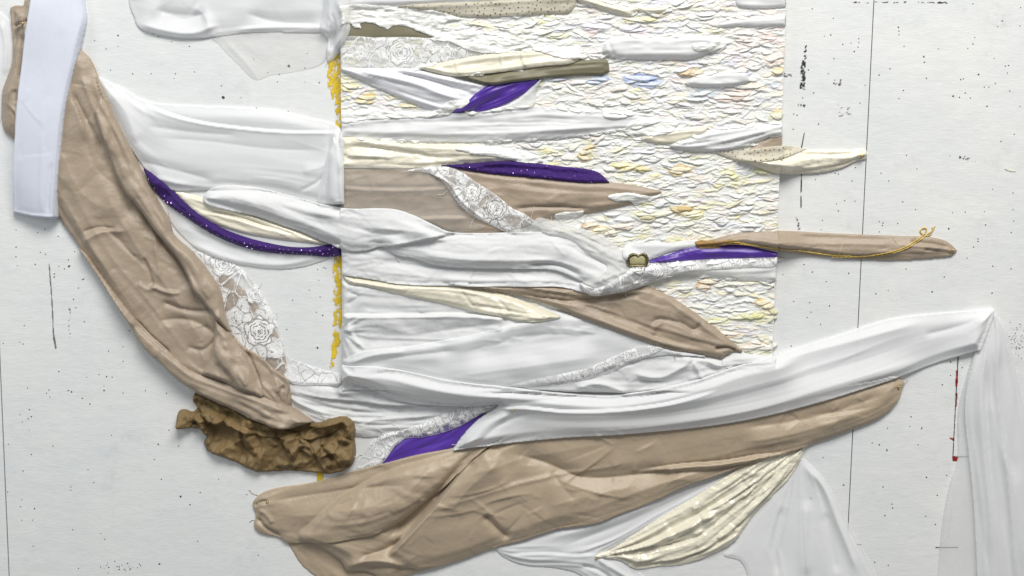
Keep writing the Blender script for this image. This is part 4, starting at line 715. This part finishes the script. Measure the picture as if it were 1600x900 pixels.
# ================================================================== ORGANZA ACROSS THE WALL
piece("organza_fall", "1553,483* 1573,510 1583,547 1592,590 1602,650 1625,800 1660,990* 1455,990* 1466,905 1478,797 1488,752 1497,727 1500,640 1512,590 1527,545", MT['organza_thin'], "outer layer of sheer organza hanging at the right edge of the photo", "organza", 5, 10, [('r', "1535,530 1505,640 1488,760 1470,900", 3, 5)], [('s', 1.5, 22, 200, 4)], flow=97, cover=False)
piece("organza_fall", "1553,484* 1572,510 1583,547 1592,590 1605,650 1630,800 1670,990* 1530,990* 1525,850 1520,770 1514,714 1508,628 1522,560 1536,518", MT['organza_dense'], "inner dense white organza hanging over the sheer layer at the right edge", "organza", 9, 16, [('r', "1557,495 1556,600 1572,760 1590,940", 5, 6), ('v', "1540,560 1545,700 1558,900", 4, 8), ('r', "1550,500 1530,600 1535,720 1560,900", 4, 14), ('v', "1560,540 1565,640 1590,760", 3, 16), ('v', "1520,640 1524,760 1545,900", 2, 9), ('r', "1540,590 1560,700 1580,760 1600,900", 2.5, 9)], [('p', 2.6, 2.6, 400, 14), ('k', .6, 12, (60, 200, .15), 90), ('s', 2.0, 30, 160, 4)], flow="1553,484 1550,560 1560,700 1600,990", cover=False)
piece("organza_scarf", "535.5,568* 575,568 617,573 703,590 790,600 880,612 953,616 983,612 1030,604 1088,590 1149,569 1210,555 1300,528 1400,498 1472,490 1520,486 1555,482* 1548,500 1530,546* 1500,556 1400,590 1320,614 1240,636 1149,656 1075,667 1002,674 880,682 800,690 745,697 708,703* 722,682 748,655 780,632 732,634 674,632 617,623 573,602 536,591*", MT['organza_dense'], "long white organza sash sweeping up from the panel to its far right pin", "organza", 9, 15,
      [('r', "700,604 900,640 1050,626 1200,590 1350,548 1500,500", 5.5, 28, .3), ('L', "1120,602 1040,624 960,634 880,636 819,631 732,634 680,632", 5, 22, .1), ('v', "718,622 819,622 930,615", 2.5, 5), ('r', "600,585 700,606 820,612 930,622", 3, 9), ('v', "900,650 1050,638 1200,600 1350,560 1470,520", 2.2, 15), ('r', "880,672 1000,664 1150,640 1300,598 1450,555", 3, 9), ('r', "1150,580 1300,540 1450,500", 3, 9), ('v', "1440,524 1490,512 1530,496", 2, 6), ('v', "560,596 620,612 700,622", 1.5, 5), ('r', "722,694 760,660 800,640", 3, 7), ('v', "740,694 790,655 830,640", 2, 6), ('v', "556,572 548,580 556,590", 1.5, 4)],
      [('p', .9, 1.6, 400, 7), ('k', .5, 30, (50, 200, .1), 80), ('s', 1.0, 26, 300, 4)], flow="536,580 700,605 900,640 1100,630 1300,575 1550,490", drape=24, lift=4)
# ================================================================== LEFT SIDE
piece("organza_edge", "-60,-60* -20,10 0,19 12,32 17,60 19,90 12,112 4,140 0,180 -30,260 -60,300*", MT['organza'], "grey white organza edge at the far upper left", "organza", 6, 12, [('r', "0,30 8,70 6,120", 3, 4)], [('s', 1.5, 12, 60, 4)], flow=90, cover=False)
piece("organza_swag", "198,-60* 201,10 207,25 214,42 232,50 262,57 300,60 345,56 390,50 440,50 500,50 528,46 545,38 540,10 536,-60*", MT['organza_dense'], "heavy white organza swag hanging from the top left of the photo", "organza", 9, 24, [('r', "212,35 250,46 300,52 345,38", 6, 12), ('v', "240,15 290,25 325,20", 5, 13), ('r', "330,50 320,25 300,10", 3, 10), ('v', "380,20 440,35 500,36", 3, 10), ('r', "360,48 430,42 520,44", 3, 6)], [('p', 1.0, 1.6, 200, 17), ('k', .5, 14, (40, 120, .3), 91), ('s', 2.6, 34, 100, 4)], drape=10)
piece("organza_knot", "505,-60* 560,-60* 548,10 547,30 548,48 540,66 530,76 522,92 512,98 508,80 512,60 500,48 505,20", MT['organza'], "gathered organza knot dropping over the upper left corner of the panel", "organza", 9, 9, [('r', "530,0 540,30 536,60 522,88", 4, 4), ('v', "520,20 526,50 516,80", 3, 4), ('r', "515,30 512,60 514,90", 3, 3)], [('s', 2, 9, 40, 4), ('c', 1.5, 12, 30, 5)], flow=95, cover=False)
piece("organza_swag", "330,56 345,75 370,100 400,125 420,118 460,112 505,96 508,60 500,48 440,50", MT['wisp'], "very thin sheer organza hanging in a point below the heavy swag", "organza", 2.2, 18, [('r', "350,62 385,100 405,125", 3, 4), ('v', "365,70 395,90 420,110", 3, 6)], [('s', 1.5, 22, 50, 4)], flow=30, cover=False)
# big beige sash
beige_o = piece("beige_scarf", "16,26 15,12 24,8 36,8 37,0* 60,-2 85,30 110,62 126,78 138,90 154,124 166,150 177,178 200,225 229,283 250,320 264,344 270,365 304,397 328,427 344,451 352,485 360,515 380,540 407,557 430,577 447,590 452,600 449,620 450,633* 477,649 489,658* 467,664 447,669 387,648 333,624 283,598 250,568 222,541 200,505 160,443 133,400 93,343 60,285 25,223 5,203 2,170 4,140 18,100 19,60", MT['beige'], "long crumpled beige cotton sash falling diagonally down the left side", "cloth", 10, 18,
      [('r', "128,365 168,416 192,446 229,488", 3, 20, .12), ('v', "210,500 240,530 270,556", 9, 5), ('v', "300,582 341,598 385,611", 4, 4), ('L', "187,288 224,333 251,371 277,400 293,429 315,477", 8, 26, .12), ('v', "195,290 235,350 275,405 305,455", 9, 13), ('v', "150,210 185,290 215,350", 5, 12), ('v', "245,500 300,500 350,530", 4, 8), ('v', "360,560 390,580 410,612", 5, 8),
       ('r', "341,530 357,562 385,592 405,616", 5, 7), ('v', "384,546 396,575 408,606", 6, 5), ('r', "339,484 352,510 362,530", 4, 7), ('r', "420,570 436,600 442,632", 3, 5), ('v', "444,600 438,615 441,634", 4, 3), ('v', "250,470 300,485 340,484", 4, 5), ('r', "235,445 260,455 285,458", 3.5, 3.5), ('r', "215,440 232,452 245,448", 2, 5), ('v', "225,400 235,430 240,450", 3, 4), ('r', "240,360 248,410 254,440", 2.5, 5), ('v', "130,362 155,355 185,358", 2, 3), ('r', "128,378 165,362 200,362", 2.5, 6),
       ('v', "112,140 140,195 165,240", 4, 6), ('r', "125,110 160,190 190,250", 4, 7), ('v', "138,130 170,200 205,270", 3, 6), ('v', "130,200 150,260 210,310", 4, 16), ('r', "95,230 130,300 170,330", 3, 14), ('v', "20,40 40,36 48,30", 4, 3), ('r', "24,50 40,38 46,60", 4, 4), ('v', "36,50 38,90 34,130", 4, 4), ('r', "28,60 26,110 16,160", 3, 5), ('v', "24,140 30,150 34,160", 3, 4),
       ('v', "290,540 320,545 345,520", 3, 5), ('r', "280,560 320,580 360,590", 2, 8), ('v', "345,560 365,580 375,598", 3, 5)],
      [('p', 6.0, 1.7, 260, 8), ('f', 1.6, 44, 2.6, 31), ('k', 3.6, 42, (50, 130, .3), 71), ('k', 2.0, 130, (12, 60, .6), 72), ('f', .9, 15, 2.0, 32), ('s', 3.0, 60, 160, 4)], flow="60,-10 60,100 110,230 170,350 235,450 320,560 400,610 489,658", step=2, lift=7)
piece("rolled_edge", "122,385* 134,394 150,417 175,450 200,480 229,514 255,537 269,550 285,563 301,576 341,593 387,607 413,617 440,628 470,645 489,658* 467,664 447,669 387,648 333,624 283,598 250,568 222,541 200,505 160,443 133,402", MT['beige'], None, None, 8, 10, [('v', "250,548 290,585 340,606", 1.6, 5), ('v', "410,630 440,648 470,656", 2, 4)], [('p', 2.0, 1.6, 140, 4), ('k', 1.2, 40, (20, 70, .25), 5), ('s', 1.2, 10, 70, 3)], flow="130,395 200,495 270,570 340,610 489,658", drape=3, parent=beige_o, lift=5)
piece("side_flap", "150,175* 170,235 187,284 224,330 251,368 277,397 295,428 316,466 345,500 366,522* 360,512 352,485 344,451 328,427 304,397 270,365 264,344 250,320 229,283 200,225 177,178 160,152", MT['beige'], None, None, 5, 8, [('v', "240,325 262,360 290,392", 2, 4), ('r', "215,290 245,340 280,385", 1.6, 5)], [('p', 1.6, 1.6, 120, 7), ('k', 1.4, 36, (15, 60, .3), 8), ('s', 1.2, 10, 60, 5)], flow="160,160 230,300 300,410 366,522", drape=3, parent=beige_o, lift=5)
piece("inner_fold", "340,500* 352,512 372,536 392,560 405,588 414,616 400,612 375,604 345,590 320,580 330,560 336,530", MT['beige'], None, None, 5, 8, [('r', "350,525 372,560 395,600", 3, 6)], [('k', 1.6, 26, (15, 50, .4), 9), ('s', 1.4, 12, 40, 6)], flow=62, drape=3, parent=beige_o, lift=5)
# ribbon
piece("white_ribbon", "50,-60* 130,-60* 131,0 134,30 129,58 122,90 112,135 104,180 98,240 93,300 91,342* 55,340 19,334* 22,280 28,215 33,150 40,85 46,40 50,10", MT['ribbon'], "flat cool white ribbon hanging straight down over the beige sash at upper left", "ribbon", 3.5, 5, [('r', "75,200 72,270 70,335", 1.2, 5), ('v', "88,250 82,300 80,338", 1.2, 4), ('v', "100,40 96,100 80,170", .8, 10)], [('k', .5, 14, (20, 80, .6), 84), ('s', .7, 30, 120, 4)], flow=95, drape=34, lift=3, step=2)

# ================================================================== paint skins over fabric ends
def skin(outline, label, seed, cols=(238, 238, 236)):
    me_mat = MT['skin']
    return piece("paint_skin", outline, me_mat, None, None, 1.6, 3, [], [('c', 1.3, 5, 14, seed), ('s', 1.0, 5, 16, seed + 1)], step=1, drape=1, rough=1.6, rseed=seed, parent=panel, gap=.6)
MT['skin'] = simple("white_paint_skin", srgb(230, 230, 226), .45)
skin("534,14 600,10 640,14 700,22 720,30 700,36 690,52 688,61* 660,52 634,42 616,41 608,46 600,44 580,36 564,38 565,46* 556,44 548,38 534,42*", "", 3)
skin("672,62 700,52 760,50 800,58 830,70 800,80 770,84 735,80 700,66", "", 5)
skin("830,76 870,70 905,72 908,90 880,92 850,84", "", 7)
skin("712,232 740,228 790,230 830,240 850,252 820,254 800,250 770,244 740,240", "", 9)
skin("948,306 985,301 1020,306 1036,302* 1020,312 1000,318 990,322 985,315 960,313", "", 11)
skin("866,335 890,330 912,330 905,338 880,341 866,340", "", 13)
skin("536,178 580,172 640,176 712,172 700,180 640,184 560,188 536,192", "", 15)
skin("985,190 1020,183 1060,190 1050,205 1010,212 975,206", "", 17)
skin("940,172 975,170 990,178 960,186 942,182", "", 19)
skin("700,160 735,158 728,166 708,172 690,170", "", 21)
skin("1110,66 1130,60 1135,72 1118,84 1105,80", "", 23)
skin("1078,72 1100,68 1104,76 1086,80", "", 25)

# ================================================================== relief mesh and single daubs
keep = ~COVER[pcr.sl]
me = sheet_mesh("paint_relief", pcr, pins, (PT + REL).astype(np.float32), np.full_like(REL, PT), pqx, pqy, 1, MT['relief'], True, None, RCOL, keep=keep)
obj("paint_relief", me, panel, kind="stuff", label="dense ridges of thick cream, white and pastel paint")
rd = np.random.RandomState(5)
def daub(x, y, a, b, ang, col, amp):
    nu, nv = 9, 4; V = []; 
    g = gtop(x, y)
    for i in range(nu):
        u = -1 + 2 * i / (nu - 1); e = (1 - abs(u) ** 2.2) ** .75 * b + .15
        for j in range(nv):
            v = -1 + 2 * j / (nv - 1)
            yy = v * e * (1 + .25 * rd.uniform(-1, 1)) + b * .4 * math.sin(u * 2.2 + x); xx = u * a + rd.uniform(-.5, .5)
            X = x + xx * math.cos(ang) - yy * math.sin(ang); Y = y + xx * math.sin(ang) + yy * math.cos(ang)
            gg = gtop(X, Y)
            hh = gg * .75 + g * .25 + .15 + amp * (.05 + .95 * ((v + 1) / 2) ** 1.4) * (1 - abs(u) ** 3) + rd.uniform(-.15, .15)
            V.append((X, Y, hh))
    k = len(V); V += [(vx_, vy_, max(gtop(vx_, vy_) - .5, 0)) for (vx_, vy_, _) in V]
    Fq = [[i * nv + j, (i + 1) * nv + j, (i + 1) * nv + j + 1, i * nv + j + 1] for i in range(nu - 1) for j in range(nv - 1)]
    ring = [i * nv for i in range(nu)] + [(nu - 1) * nv + j for j in range(1, nv)] + [i * nv + nv - 1 for i in range(nu - 2, -1, -1)] + [j for j in range(nv - 2, 0, -1)]
    for i in range(len(ring)): a_, b_ = ring[i], ring[(i + 1) % len(ring)]; Fq.append([b_, a_, a_ + k, b_ + k])
    V = np.array(V); c = np.tile(np.array(srgb(*col)), (len(V), 1))
    return new_mesh("paint_daub", to_world(V[:, 0], V[:, 1], V[:, 2]), Fq, MT['relief'], True, None, c)
nd = 0
for (x, y, a, b, c) in SP:
    if not ANY[int(y) - Y0, int(x) - X0]:
        obj("paint_daub", daub(x, y, a * .95, b * .6, rd.normal(-.05, .08), tuple(.5 * v + .5 * w_ for v, w_ in zip(c, (238, 237, 232))), 1.3), panel); nd += 1
for poly in EDGES:
    L_ = len(poly)
    for k in range(0, L_, 5):
        if nd > 190: break
        if rd.rand() < .45: continue
        x, y = poly[k]
        if not (540 < x < 1216 and 2 < y < 550): continue
        obj("paint_daub", daub(x, y, rd.uniform(7, 14), rd.uniform(1.6, 3.4), rd.normal(-.05, .15), (238, 238, 233), rd.uniform(.8, 1.5)), panel); nd += 1
tr = 0
while nd < 298 and tr < 4000:
    tr += 1; x = rd.uniform(540, 1215); y = rd.uniform(2, 550)
    if any(ANY[int(y) - Y0 + q2, int(x) - X0 + q1] for q1 in (-14, -7, 0, 7, 14) for q2 in (-3, 3)): continue
    if abs(G[int(y) - Y0, int(x) - X0] - PT) > 6: continue
    obj("paint_daub", daub(x, y, rd.uniform(8, 17), rd.uniform(1.8, 4), rd.normal(-.06, .22), tuple(255 * (1.055 * max(v, 1e-4) ** (1 / 2.4) - .055) for v in RCOL[int(y) - pcr.y0, int(x) - pcr.x0]), rd.uniform(1.2, 2.2)), panel); nd += 1

# ================================================================== small things
def find(lbl): return next(o for o in bpy.data.objects if o.get('label', '').startswith(lbl))

def tube(pth, r, mat, name, parent=None, nseg=6, lift=None):
    P = spline(pts(pth), False, 2.0); hh = np.array([gtop(x, y) for x, y in P]); k = np.ones(5) / 5
    hh = np.convolve(np.pad(hh, 2, mode='edge'), k, 'valid') + r + .4 if lift is None else hh + lift
    Q = to_world(P[:, 0], P[:, 1], hh); V = []; Fq = []
    for i in range(len(Q)):
        t_ = Q[min(i + 1, len(Q) - 1)] - Q[max(i - 1, 0)]; t_ /= np.linalg.norm(t_) + 1e-9
        n_ = np.cross(t_, [0, 1, 0]); n_ /= np.linalg.norm(n_) + 1e-9; b_ = np.cross(t_, n_)
        rr_ = r * S * (1 + .25 * math.sin(i * 1.9))
        for k_ in range(nseg):
            a = 2 * math.pi * k_ / nseg + i * .5; V.append(Q[i] + (n_ * math.cos(a) + b_ * math.sin(a)) * rr_)
    for i in range(len(Q) - 1):
        for k_ in range(nseg): Fq.append([i * nseg + k_, i * nseg + (k_ + 1) % nseg, (i + 1) * nseg + (k_ + 1) % nseg, (i + 1) * nseg + k_])
    return obj(name, new_mesh(name, np.array(V), Fq, mat), parent)
y_ = tube("1086,381 1110,384 1135,380 1165,381 1200,386 1230,389 1265,394 1300,399 1345,401 1380,396 1410,387 1435,374 1448,364 1450,358 1444,357 1440,362 1446,368 1455,368 1460,360 1463,354", .95, MT['yarn'], "yellow_yarn")
y_['label'] = "mustard yellow yarn curling along the beige pod into a loop at its pinned end"; y_['category'] = "yarn"
s1 = tube("1088,380 1100,383 1125,381 1140,377 1165,380 1190,384 1215,387 1250,392 1290,398 1330,400", .8, MT['yarn'], "yarn_strand", y_)
s2 = tube("1300,402 1345,402 1382,398 1412,389 1440,374 1452,366 1458,362 1459,356", .8, MT['yarn'], "yarn_strand", y_)
smear("ochre_stain", "1084,378 1100,376 1125,374 1150,374 1165,380 1140,381 1118,386 1095,387 1086,384", decal("ochre_glue", srgb(176, 128, 50)), .05, "ochre glue stain where the beige pod meets the long purple strip", "stain", 33, 5, 4, h=0) if False else None
ob_ = piece("ochre_glue", "1084,377 1100,375 1125,374 1140,372 1150,376 1166,381 1150,381 1130,382 1118,386 1100,387 1088,385", simple("ochre_glue", srgb(152, 120, 70), .6), "ochre brown glue stain where the beige pod meets the long purple strip", "stain", .8, 3, [], [("s", .8, 4, 8, 3)], step=1, drape=1, rough=1.2, rseed=4, gap=.3)
def loosethread(path, lab):
    o = tube(path, .45, simple("pale_thread", srgb(228, 216, 180), .7), "loose_thread", None, 4); o['label'] = lab; o['category'] = "thread"
tm_ = simple("cotton_thread", srgb(226, 222, 212), .8)
rt = random.Random(9)
def fray(lbl, spots, mat=None):
    par = find(lbl)
    for (x, y, a) in spots:
        L = rt.uniform(8, 20); a = math.radians(a + rt.uniform(-25, 25)); b = a + rt.uniform(-.9, .9)
        tube("%.1f,%.1f %.1f,%.1f %.1f,%.1f" % (x, y, x + L * .5 * math.cos(a), y + L * .5 * math.sin(a), x + L * (.5 * math.cos(a) + .5 * math.cos(b)), y + L * (.5 * math.sin(a) + .5 * math.sin(b))), .4, mat or tm_, "loose_thread", par, 4)
fray("wide beige cloth band", [(1030, 302, 10), (985, 318, 60), (940, 330, 80), (870, 341, 70), (915, 335, 100)])
fray("crushed white tulle", [(860, 345, -60), (905, 356, -50), (940, 366, -40), (1040, 414, 10), (975, 452, 80)])
fray("white lace strap", [(640, 268, 200), (700, 296, 150), (742, 338, 140), (862, 352, -30), (830, 340, -60)])
fray("white lace sash", [(380, 548, 120), (430, 500, -40), (531, 592, 10), (500, 602, 90), (400, 452, -40)])
fray("white lace scrap along", [(566, 712, 190), (630, 672, 230), (690, 648, 250), (740, 634, 260), (600, 682, 220)])
fray("wide twisted white cotton", [(617, 397, 80), (740, 418, 90), (930, 449, 60)])
fray("beige cotton swatch", [(1161, 548, 20), (1126, 558, 80), (1050, 543, 90)], MT['beige'])
fray("broad tan cotton", [(1412, 602, -20), (396, 815, 170), (402, 776, 220)], MT['beige_dark'])
fray("long white organza sash", [(722, 690, 150), (708, 702, 130)])
loosethread("1394,367 1398,374 1404,383", "short pale thread slanting across the beige pod left of the yarn loop")
loosethread("1317,379 1313,388 1311,399", "short pale thread crossing the beige pod near the board seam")
loosethread("1573,264 1580,267 1590,268", "tiny white thread stuck to the wall at the far right")
def pin(x, y, lab, r=2.3):
    g = gtop(x, y)
    V = []; Fq = []; nu, nv = 10, 6
    for j in range(nv + 1):
        th = math.pi * j / nv
        for i in range(nu):
            a = 2 * math.pi * i / nu; V.append((math.sin(th) * math.cos(a) * r * S, -math.cos(th) * r * S * .8, math.sin(th) * math.sin(a) * r * S))
    for j in range(nv):
        for i in range(nu): Fq.append([j * nu + i, j * nu + (i + 1) % nu, (j + 1) * nu + (i + 1) % nu, (j + 1) * nu + i])
    c = to_world(x, y, g + r * .6); c0 = c
    e = bpy.data.objects.new("pin", None); COL.objects.link(e); e.location = tuple(c0); e['label'] = lab; e['category'] = "pin"; e['group'] = "pins holding the fabric to the wall"; e.empty_display_size = .01
    obj("pin_head", new_mesh("pin_head", np.array(V)[:, [0, 1, 2]], Fq, MT['gold']), e)
    V = []; Fq = []
    for h_ in (0, 1):
        for i in range(6): a = math.pi * i / 3; V.append((math.cos(a) * .5 * S, .001 + h_ * (g + 3) * S, math.sin(a) * .5 * S))
    for i in range(6): Fq.append([i, (i + 1) % 6, 6 + (i + 1) % 6, 6 + i])
    obj("pin_shaft", new_mesh("pin_shaft", np.array(V), Fq, MT['gold']), e)
pin(40.5, 37.5, "brass pin gathering the beige sash at its top knot")
pin(418.5, 784, "brass pin at the rounded left end of the tan sash")
pin(1404, 604.5, "brass pin at the pointed right end of the tan sash")
pin(1489, 391, "brass pin at the tip of the slim beige pod")
pin(1345.5, 243, "brass pin in the right tip of the ivory pod", 2.6)
pin(931.5, 874, "brass pin at the lower left tip of the ivory satin sash", 2)
pin(801, 636, "small pin holding the organza sash above the purple satin", 1.6)
# heart shaped brooch
e = bpy.data.objects.new("brooch", None); COL.objects.link(e); bx, by = 993.5, 403.0; g0 = gtop(bx, by) + .8
e.location = tuple(to_world(bx, by, g0)); e['label'] = "small antique gold heart shaped brooch with a cream stone, left of the long purple strip"; e['category'] = "brooch"; e.empty_display_size = .02
HP = spline(pts("-16,10 -18.5,2 -16,-6 -9,-10.5 -3,-9.5 1,-7 5,-10 11,-11.5 17,-7 18.5,1 16,10 0,12"), True, 1.0)
def heart(a, k=1.0):
    q_ = HP[int(a / (2 * math.pi) * len(HP)) % len(HP)]
    return q_[0] * k * .92, q_[1] * k * .9
V = []; Fq = []; N = 48
for i in range(N):
    a = 2 * math.pi * i / N; c = heart(a, .86); nx, ny = c; L = math.hypot(nx, ny) or 1
    for j in range(8):
        b = 2 * math.pi * j / 8; rr_ = 2.7; V.append(((c[0] + nx / L * math.cos(b) * rr_) * S, -(math.sin(b) * rr_ * .9 + 2.2) * S, -(c[1] + ny / L * math.cos(b) * rr_) * S))
for i in range(N):
    for j in range(8): Fq.append([i * 8 + j, i * 8 + (j + 1) % 8, ((i + 1) % N) * 8 + (j + 1) % 8, ((i + 1) % N) * 8 + j])
obj("frame", new_mesh("frame", np.array(V), Fq, MT['antique']), e)
V = [(0, -4.2 * S, -.5 * S)]; Fq = []
for q in range(1, 6):
    for i in range(N):
        c = heart(2 * math.pi * i / N, .78 * q / 5); V.append((c[0] * S, -(4.2 * math.sqrt(1 - (q / 5.2) ** 2) + .3) * S, -c[1] * S))
for i in range(0, N, 2): Fq.append([0, 1 + i, 1 + (i + 1) % N, 1 + (i + 2) % N])
for q in range(4):
    for i in range(N): Fq.append([1 + q * N + i, 1 + (q + 1) * N + i, 1 + (q + 1) * N + (i + 1) % N, 1 + q * N + (i + 1) % N])
obj("stone", new_mesh("stone", np.array(V), Fq, MT['stone']), e)
bm_ = None
for i in range(22):
    c = heart(2 * math.pi * (i + .5) / 22, .93)
    if bm_ is None:
        V = []; Fq = []
        for j in range(5):
            th = math.pi * j / 4
            for k in range(6): a = math.pi * k / 3; V.append((math.sin(th) * math.cos(a) * 1.15 * S, -math.cos(th) * 1.15 * S, math.sin(th) * math.sin(a) * 1.15 * S))
        for j in range(4):
            for k in range(6): Fq.append([j * 6 + k, j * 6 + (k + 1) % 6, (j + 1) * 6 + (k + 1) % 6, (j + 1) * 6 + k])
        bm_ = new_mesh("bead", np.array(V), Fq, MT['bead'])
    b_ = obj("bead", bm_, e); b_.location = (c[0] * S, -4.8 * S, -c[1] * S)
